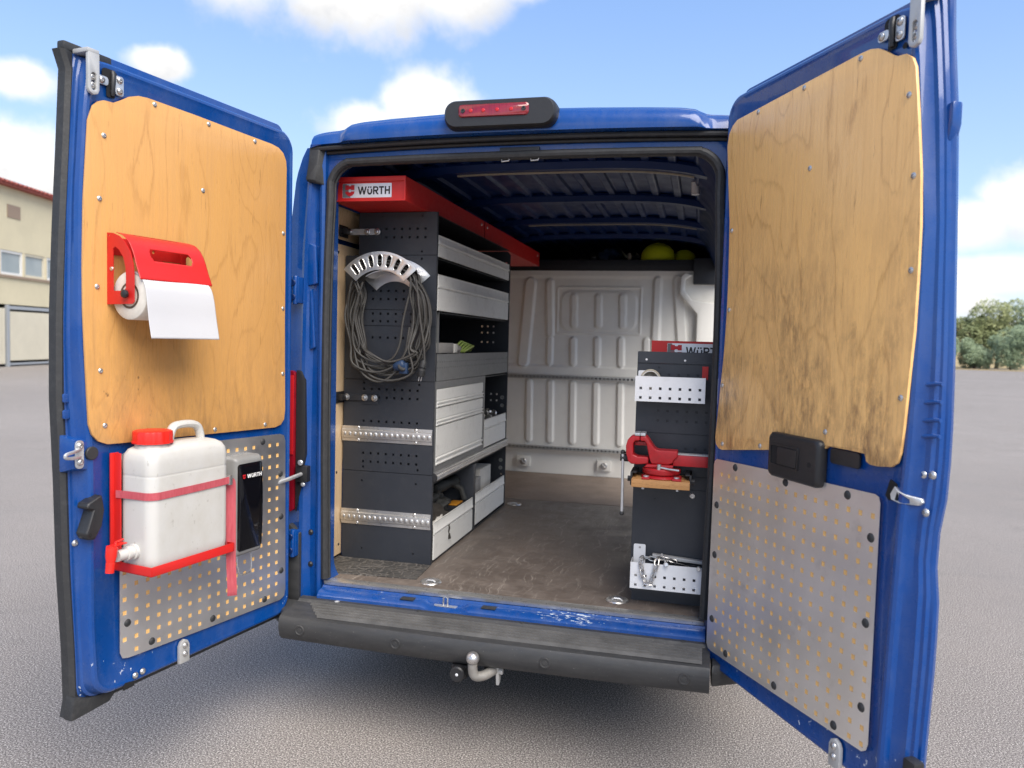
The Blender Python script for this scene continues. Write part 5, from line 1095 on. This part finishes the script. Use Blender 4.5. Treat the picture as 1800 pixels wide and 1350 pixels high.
for p3 in ([(-.52, .26, 1.86), (-.555, .25, 1.70), (-.57, .245, 1.58), (-.60, .245, 1.52), (-.64, .25, 1.50)], [(-.50, .255, 1.87), (-.475, .245, 1.70), (-.455, .245, 1.58), (-.452, .25, 1.505)], [(-.60, .25, 1.50), (-.70, .25, 1.50), (-.79, .25, 1.56), (-.80, .255, 1.70), (-.76, .26, 1.86)], [(-.81, .26, 1.66), (-.77, .25, 1.47), (-.66, .245, 1.41), (-.56, .25, 1.50), (-.53, .26, 1.66)]):
    cg_.tube(smooth(p3, 7), .0052, 7)
obj('cable_loops', cg_, M['cable'], CB, angle=80)
obj('plug', G().lathe([(0, 0), (.014, .0), (.0165, .004), (.0165, .030), (.013, .034), (.013, .040), (.016, .044), (.014, .066), (.008, .076), (0, .076)], (-.470, .252, 1.440), (.2, 0, 1), 16), M['rubber'], CB)
obj('plug_pin', G().tube([(-.476, .252, 1.441), (-.480, .252, 1.420)], .0024, 7).tube([(-.465, .252, 1.441), (-.469, .252, 1.420)], .0024, 7), M['steel'], CB)
obj('socket', G().lathe([(0, 0), (.010, .002), (.018, .010), (.024, .030), (.024, .055), (.016, .062), (0, .062)], (-.60, .247, 1.475), (1, 0, .35), 14).box(-.565, -.53, .235, .262, 1.45, 1.50), M['bluebag'], CB, bevel=.003)
obj('socket_cap', G().cyl((-.556, .238, 1.478), (.6, -.5, .5), .021, .012, 14, .003), M['rubber'], CB)

# ---- goods lying in the shelving
def lump(cx, cy, cz, rx, ry, rz, amp, fr, seed, nu=26, nv=14):
    def fn(u, v):
        a = 2*math.pi*u; b = math.pi*(v-.5); d = Vector((math.cos(a)*math.cos(b), math.sin(a)*math.cos(b), math.sin(b)))
        n = mnoise.noise(d*fr+Vector((seed, seed*2, 0)))+.5*mnoise.noise(d*fr*2.3+Vector((0, seed, 3)))
        k = 1+amp*n; return (cx+d.x*rx*k, cy+d.y*ry*k, max(cz+d.z*rz*k, cz-rz))
    return G().grid(fn, nu, nv)
def goods(nm, label, cat, g, m, **kw):
    o = obj(nm, g, m, **kw); o['label'] = label; o['category'] = cat; return o
goods('rag', 'crumpled brown grey rag in the lower left shelving tray', 'rag', lump(-.56, .62, .665, .09, .17, .115, .55, 2.6, 3, 44, 24), M['cloth'], angle=80)
goods('work_glove', 'dark rubber glove behind the rag in the lower tray', 'glove', lump(-.62, .78, .735, .10, .14, .085, .6, 3.0, 8, 36, 20).join(G().tube(smooth([(-.60, .60, .76), (-.56, .70, .80), (-.58, .80, .78)], 4), .022, 8)), M['cloth2'], angle=80)
goods('power_grinder', 'dark grey power tool lying at the back of the lower tray', 'power tool', G().lathe([(0, 0), (.028, .004), (.032, .03), (.030, .12), (.024, .15), (.026, .20), (.034, .22), (.034, .25), (0, .252)], (-.58, .76, .83), (.15, 1, .02), 18).tube([(-.55, .97, .83), (-.50, .99, .80), (-.48, .99, .74)], .016, 8), M['cloth2'])
goods('parts_case', 'dark blue case with orange tag in the lower tray', 'case', G().box(-.60, -.465, .84, 1.01, .575, .735), M['dark'], bevel=.008)
goods('tag', 'orange tag lying on the dark case in the lower tray', 'tag', G().box(-.53, -.475, .84, .95, .7365, .742), M['orange'], bevel=.001)
goods('paper_bundle', 'white paper bundle in front of the rag in the lower tray', 'paper', lump(-.475, .56, .688, .018, .12, .05, .35, 3.5, 5), M['whitebox'], angle=80)
goods('carton', 'white carton standing in the lower far tray', 'carton', G().box(-.66, -.50, 1.36, 1.60, .586, .845), M['whitebox'], bevel=.003)
goods('parts_carton', 'grey carton beside the white carton in the lower far tray', 'carton', G().box(-.60, -.49, 1.23, 1.345, .586, .81), M['box'], bevel=.003)
goods('roll_of_foil', 'pale round roll leaning by the divider in the far lower tray', 'roll', G().cyl((-.56, 1.12, .70), (.6, .8, .25), .055, .10, 22, .006), M['rollside'])
goods('flat_carton', 'grey flat carton with dark print on the open middle shelf', 'carton', G().box(-.60, -.462, .402, .69, 1.543, 1.592), M['box'], bevel=.002)
goods('small_carton', 'small white carton beside the flat grey carton', 'carton', G().box(-.57, -.458, .70, .745, 1.543, 1.588), M['whitebox'], bevel=.002)
goods('wire_bundle', 'yellow green wire bundle on the open middle shelf', 'wire', (lambda g: [g.tube(smooth([(-.50+.01*k, .82+.01*k, 1.548), (-.49+.01*k, .90+.02*k, 1.60-.006*k), (-.48, 1.0+.02*k, 1.57), (-.50, 1.02+.02*k, 1.55)], 4), .006, 6) for k in range(5)] and g)(G()), M['green'])
goods('grey_pouch', 'small grey pouch between carton and wire bundle', 'pouch', lump(-.50, .80, 1.558, .04, .045, .03, .4, 3, 2, 20, 12), M['box'], angle=80)
for k in range(9):
    rr = random.Random(k); goods('hose_clamp', 'silver hose clamp heaped in the far middle tray', 'clamp', G().lathe([(.020, 0), (.022, 0), (.022, .012), (.020, .012), (.020, 0)], (-.50+rr.uniform(-.05, .045), 1.30+.04*k+rr.uniform(-.01, .01), 1.15+rr.uniform(0, .03)), (rr.uniform(-1, 1), rr.uniform(-1, 1), rr.uniform(-.6, 1)), 18), M['steel'], group='hose clamps in the middle tray')
goods('parts_bag', 'dark bag of fittings under the hose clamps in the far tray', 'bag', lump(-.55, 1.44, 1.08, .09, .18, .075, .4, 3, 4, 30, 16), M['cloth2'], angle=80)

# ================================================================== tool cabinet on the right
TC = thing('tool_cabinet', 'dark grey tool cabinet by the right side of the doorway', 'cabinet', (.71, .6, FZ))
CX0, CX1, CY, CYE = .497, .90, .160, 1.25
def cpanel(z0, z1, holes, y=CY, m='anth'): return obj('rear_panel', curve_plate(rrect(CX0, CX1, z0, z1, .004, 3), holes, .002).map(lambda a, b, c: (a, y-c, b)), M[m], TC)
def ch(zs, i0, i1): return [sq(.509+.0379*i, z, .0052) for z in zs for i in range(i0, i1)]
cpanel(1.536, 1.582, [], CY-.004)
cpanel(1.255, 1.534, ch((1.49,), 2, 10)+ch((1.344, 1.304), 2, 10)+[circ(.582, 1.518, .005)])
cpanel(1.085, 1.2525, ch((1.195,), 5, 10)); cpanel(.745, 1.0825, [circ(.585, .985, .004)]); cpanel(.60, .7425, [])
for x in (.532, .684): inst('rivet', mesh_of('rivet', G().lathe([(0, .002), (.003, .0015), (.0045, 0)], n=10), M['white']), TC, (x, CY-.006, 1.549), ROT_MY)
obj('carcass', G().box(CX0+.001, CX1, CY+.001, CYE, .60, 1.535), M['dark'], TC)
obj('side_strip', G().box(CX0-.001, CX0+.003, CY-.001, CY+.016, .60, 1.58), M['anth'], TC)
obj('plinth', G().box(CX0+.006, CX1, CY+.012, CYE, FZ+.001, .598), M['anth'], TC)
obj('seam_plate', G().box(.715, CX1, CY-.006, CY-.0022, .985, 1.03), M['anth'], TC)
inst('bolt', mesh_of('bolt', G().lathe([(0, .003), (.004, .003), (.005, .006), (.009, .006), (.012, .001), (.013, 0)], n=18), M['steel']), TC, (.733, CY-.006, 1.008), ROT_MY)
obj('red_insert', G().box(.752, .775, CY-.012, CY-.006, 1.475, 1.528), M['red'], TC)
def bin_(z0, z1, x0, x1, y0, hz, back):
    hs = [sq(x0+.022+.0378*i, z, .0052) for z in hz for i in range(int((x1-x0-.03)/.0378)+1)]
    o = obj('bin_front', curve_plate([(x0, z0), (x1, z0), (x1, z1), (x0, z1)], hs, .0018).map(lambda a, b, c: (a, y0-c, b)), M['white'], TC)
    obj('bin_floor', G().box(x0, x1, y0, CY-.007, z0, z0+.0018).box(x0, x0+.0018, y0, CY-.007, z0+.002, z1-.002).box(x1-.0018, x1, y0, CY-.007, z0+.002, z1-.002), M['white'], o)
    if back: obj('bin_back', G().prism(rrect(x0+.004, x0+.052, z0+.01, back, .006, 3), 'y', CY-.0062, CY-.0042), M['white'], o)
    return o
bin_(1.386, 1.485, .497, .766, .070, (1.438, 1.401), 1.505); bin_(.637, .742, .503, .790, .070, (.690, .652), .795)
inst('rivet', mesh_of('rivet', G().lathe([(0, .002), (.003, .0015), (.0045, 0)], n=10), M['steel']), TC, (.532, CY-.0065, .782), ROT_MY)
SG = thing('cabinet_tray', 'red steel tray with name label standing on the right tool cabinet', 'tray', (.72, .5, 1.585))
obj('front_panel', G().box(.535, .925, .40, .402, 1.536, 1.628), M['red'], SG); obj('tray_side', G().box(.535, .537, .402, 1.2, 1.536, 1.628).box(.537, .925, .402, 1.2, 1.536, 1.538), M['red'], SG)
name_label(SG, lambda a, b, c: (.602+a, .3995-c, 1.552+b), .240, .066)
# vise
BDW = thing('vise_board', 'thick oiled wooden board carrying the red vise', 'board', (.611, .08, 1.075))
obj('board', G().box(.501, .722, -.01, .152, 1.058, 1.089), M['board'], BDW, bevel=.002)
for x in (.498, .7235):
    s_ = -1 if x < .6 else 1
    obj('board_clamp', G().box(x-.004, x+.004, .02, .15, 1.06, 1.112).box(x-.004 if s_ < 0 else x-.02, x+.02 if s_ < 0 else x+.004, .03, .14, 1.1055, 1.112), M['plastic'], BDW, bevel=.002)
    obj('clamp_bolt', G().cyl((x+s_*.004, .05, 1.08), (s_, 0, 0), .012, .012, 6), M['plastic'], BDW)
obj('board_bolt', G().cyl((.546, .005, 1.050), (0, 0, 1), .006, .010, 10).cyl((.676, .005, 1.050), (0, 0, 1), .006, .010, 10), M['zinc'], BDW)
VS = thing('bench_vise', 'worn red bench vise bolted to the wooden board at tool cabinet', 'vise', (.61, .08, 1.09))
def vp(X, Y): return (.471+(X-200)*.000457, 1.262-(Y-870)*.000447)
VY = .075
obj('base', G().lathe([(0, 0), (.078, 0), (.080, .004), (.072, .010), (.064, .014), (.0, .014)], (.611, VY, 1.0895), n=36).box(.54, .57, VY-.085, VY-.05, 1.0895, 1.098).box(.655, .69, VY-.085, VY-.05, 1.0895, 1.098), M['redvise'], VS, bevel=.002)
obj('swivel_plate', G().lathe([(0, 0), (.066, 0), (.072, .003), (.074, .008), (.074, .020), (.070, .024), (0, .026)], (.611, VY, 1.104), n=40), M['redvise'], VS)
for x in (.556, .672): obj('base_bolt', G().cyl((x, VY-.068, 1.098), (0, 0, 1), .011, .005, 16, .001), M['zinc'], VS)
fj = [(250, 1145), (222, 1120), (205, 1060), (200, 990), (213, 935), (243, 902), (272, 893), (317, 893), (317, 938), (278, 938), (264, 962), (264, 1062), (300, 1078), (395, 1078), (395, 1135), (300, 1146)]
obj('front_jaw', G().prism([vp(*p) for p in fj], 'y', VY-.036, VY+.036), M['redvise'], VS, bevel=.006, seg=3)
bj = [(321, 893), (366, 893), (386, 910), (412, 950), (440, 990), (458, 1006), (484, 1012), (640, 1012), (640, 1064), (612, 1086), (600, 1120), (560, 1135), (420, 1135), (404, 1090), (388, 1020), (376, 965), (360, 938), (321, 938)]
obj('back_jaw', G().prism([vp(*p) for p in bj], 'y', VY-.036, VY+.036), M['redvise'], VS, bevel=.006, seg=3)
obj('jaw_throat', G().prism([vp(*p) for p in [(268, 950), (375, 950), (384, 985), (268, 985)]], 'y', VY-.006, VY+.030), M['redvise'], VS, bevel=.003)
for a, b in ((274, 317), (321, 364)): obj('jaw_plate', G().prism([vp(a, 892), vp(a, 868), vp(b, 868), vp(b, 892)], 'y', VY-.038, VY+.038), M['zinc'], VS, bevel=.0015)
obj('slide', G().box(.655, .80, VY-.026, VY+.026, 1.140, 1.182), M['redvise'], VS, bevel=.003)
obj('slide_top', G().box(.672, .80, VY-.020, VY+.020, 1.1825, 1.187), M['greymetal'], VS, bevel=.001)
obj('pedestal', G().prism([vp(*p) for p in [(385, 1136), (610, 1136), (600, 1165), (360, 1165)]], 'y', VY-.045, VY+.045), M['redvise'], VS, bevel=.005)
obj('lead_screw', G().cyl((.448, VY, 1.158), (1, 0, 0), .015, .035, 20, .002).cyl((.478, VY, 1.158), (1, 0, 0), .009, .10, 14), M['rubber'], VS)
hx = .458
obj('handle_bar', G().tube([(hx, VY-.008, 1.178), (hx+.003, VY-.012, 1.05), (hx+.004, VY-.014, .940)], .0058, 12), M['zinc'], VS)
for p in ((hx, VY-.008, 1.181), (hx+.004, VY-.014, .937)): obj('handle_ball', G().ball(p, .0095, 14), M['rubber'], VS)
obj('swivel_lock', G().cyl((.604, VY-.062, 1.118), (0, 0, 1), .0085, .030, 14, .002).tube([(.606, VY-.064, 1.137), (.64, VY-.07, 1.133), (.680, VY-.072, 1.130)], .0042, 10), M['steel'], VS)
# tape, chain, tools
TP = thing('tape_roll', 'beige tape roll standing in the white upper bin', 'tape roll', (.552, .11, 1.47))
ta = Vector((.12, -1, .10)).normalized()
obj('tape', G().lathe([(.034, -.012), (.0405, -.012), (.0405, .012), (.034, .012), (.034, -.012)], (.552, .115, 1.471), ta, 36), M['tape'], TP); obj('inner_core', G().lathe([(.031, -.012), (.0338, -.012), (.0338, .012), (.031, .012), (.031, -.012)], (.552, .115, 1.471), ta, 36), M['whitebox'], TP)
goods('sticker_pad', 'white paper pad standing behind the tape roll', 'paper pad', G().box(.516, .556, .138, .146, 1.39, 1.490), M['whitebox'])
CHN = thing('steel_chain', 'steel chain hanging over the lower white bin front', 'chain', (.575, .06, .70))
path = smooth([(.60, .10, .752), (.553, .092, .757), (.545, .060, .748), (.549, .057, .72), (.556, .055, .690), (.572, .054, .668), (.584, .054, .670), (.592, .055, .695), (.602, .057, .722), (.606, .060, .750), (.612, .092, .760), (.66, .105, .752), (.70, .11, .74)], 12)
acc = [0]
for a, b in zip(path, path[1:]): acc.append(acc[-1]+(b-a).length)
def at_len(s_):
    for i in range(len(acc)-1):
        if acc[i+1] >= s_: return path[i].lerp(path[i+1], (s_-acc[i])/(acc[i+1]-acc[i]+1e-9))
    return path[-1]
lk = []
for q in range(20):
    a = 2*math.pi*q/20; lk.append((math.copysign(.0085, math.cos(a))+.0075*math.cos(a) if abs(math.cos(a)) > .05 else 0, .0085*math.sin(a), 0))
m_link = mesh_of('link', G().tube(lk, .0029, 8, closed=True), M['steel'])
nl = int(acc[-1]/.0235)
for k in range(nl):
    p = at_len(k*.0235+.012); a = at_len(k*.0235); b = at_len(k*.0235+.024); t = (b-a).normalized()
    qn = t.to_track_quat('X', 'Z').to_matrix() @ Matrix.Rotation(R(35 if k % 2 else 125), 3, 'X')
    inst('link', m_link, CHN, p, qn)
goods('socket_wrench', 'steel socket wrench lying in the lower white bin', 'wrench', G().cyl((.640, .075, .742), (.1, -.6, .15), .009, .022, 14, .002).tube([(.64, .09, .745), (.622, .12, .77)], .005, 8), M['zinc'])
goods('socket_bit', 'round steel socket at right end of lower white bin', 'socket', G().cyl((.768, .080, .737), (0, -1, .1), .009, .02, 14, .002), M['steel'])
goods('flat_file', 'dark steel flat bar lying across the lower white bin', 'file', G().prism([(.585, .765), (.790, .752), (.790, .740), (.585, .750)], 'y', .125, .150), M['greymetal'], bevel=.001)
goods('cable_tie', 'thin black cable loop in the lower white bin', 'cable tie', G().tube(smooth([(.65, .09, .738), (.67, .085, .748), (.70, .085, .746), (.73, .088, .738), (.75, .087, .744), (.765, .09, .736)], 4), .0022, 6), M['plastic'])

# ================================================================== things above the cab
def helmet(x, y, z, s_, label, rot):
    o = thing('safety_helmet', label, 'helmet', (x, y, z), 'helmets above the cab')
    def fn(u, v):
        a = 2*math.pi*u; b = math.pi/2*v; r = math.cos(b)
        k = 1+.05*math.exp(-(math.sin(a)/.2)**2)*math.sin(b)
        return (x+.145*s_*r*math.cos(a)*k, y+.110*s_*r*math.sin(a)*k, z+.008+.140*s_*math.sin(b)**.85*k)
    obj('shell', G().grid(fn, 60, 16), M['yellow'], o, angle=60)
    obj('brim', G().loft([[(x+(.150+q+(.05 if math.cos(a) < -.2 else 0)*-math.cos(a)*p)*s_*math.cos(a), y+(.115+q)*s_*math.sin(a), z+h-.008*(p if math.cos(a) < -.2 else 0)) for a in [2*math.pi*k/48 for k in range(48)]] for q, h, p in ((-.01, .0, 0), (.006, .0, 1), (.008, .004, 1), (-.004, .008, 0))]), M['yellow'], o, angle=60)
    return o
helmet(.385, 3.19, 2.264, .93, 'bright yellow safety helmet on the shelf above the cab', 0)
helmet(.585, 3.30, 2.264, .66, 'darker yellow helmet half hidden right of the bright one', 0)
goods('cloth_bundle', 'blue cloth bundle left on the shelf above the cab', 'cloth', lump(0.0, 3.28, 2.315, .10, .10, .055, .4, 2.5, 6, 30, 16), M['bluebag'], angle=80)
goods('tool_pouch', 'dark pouch beside the yellow helmet above the cab', 'pouch', lump(.24, 3.26, 2.29, .07, .08, .03, .5, 3, 9, 26, 14), M['cloth2'], angle=80)
goods('brass_fitting', 'small pale metal fitting on the shelf above the cab', 'fitting', lump(.17, 3.12, 2.29, .015, .015, .028, .5, 3, 1, 16, 10), M['tape'])
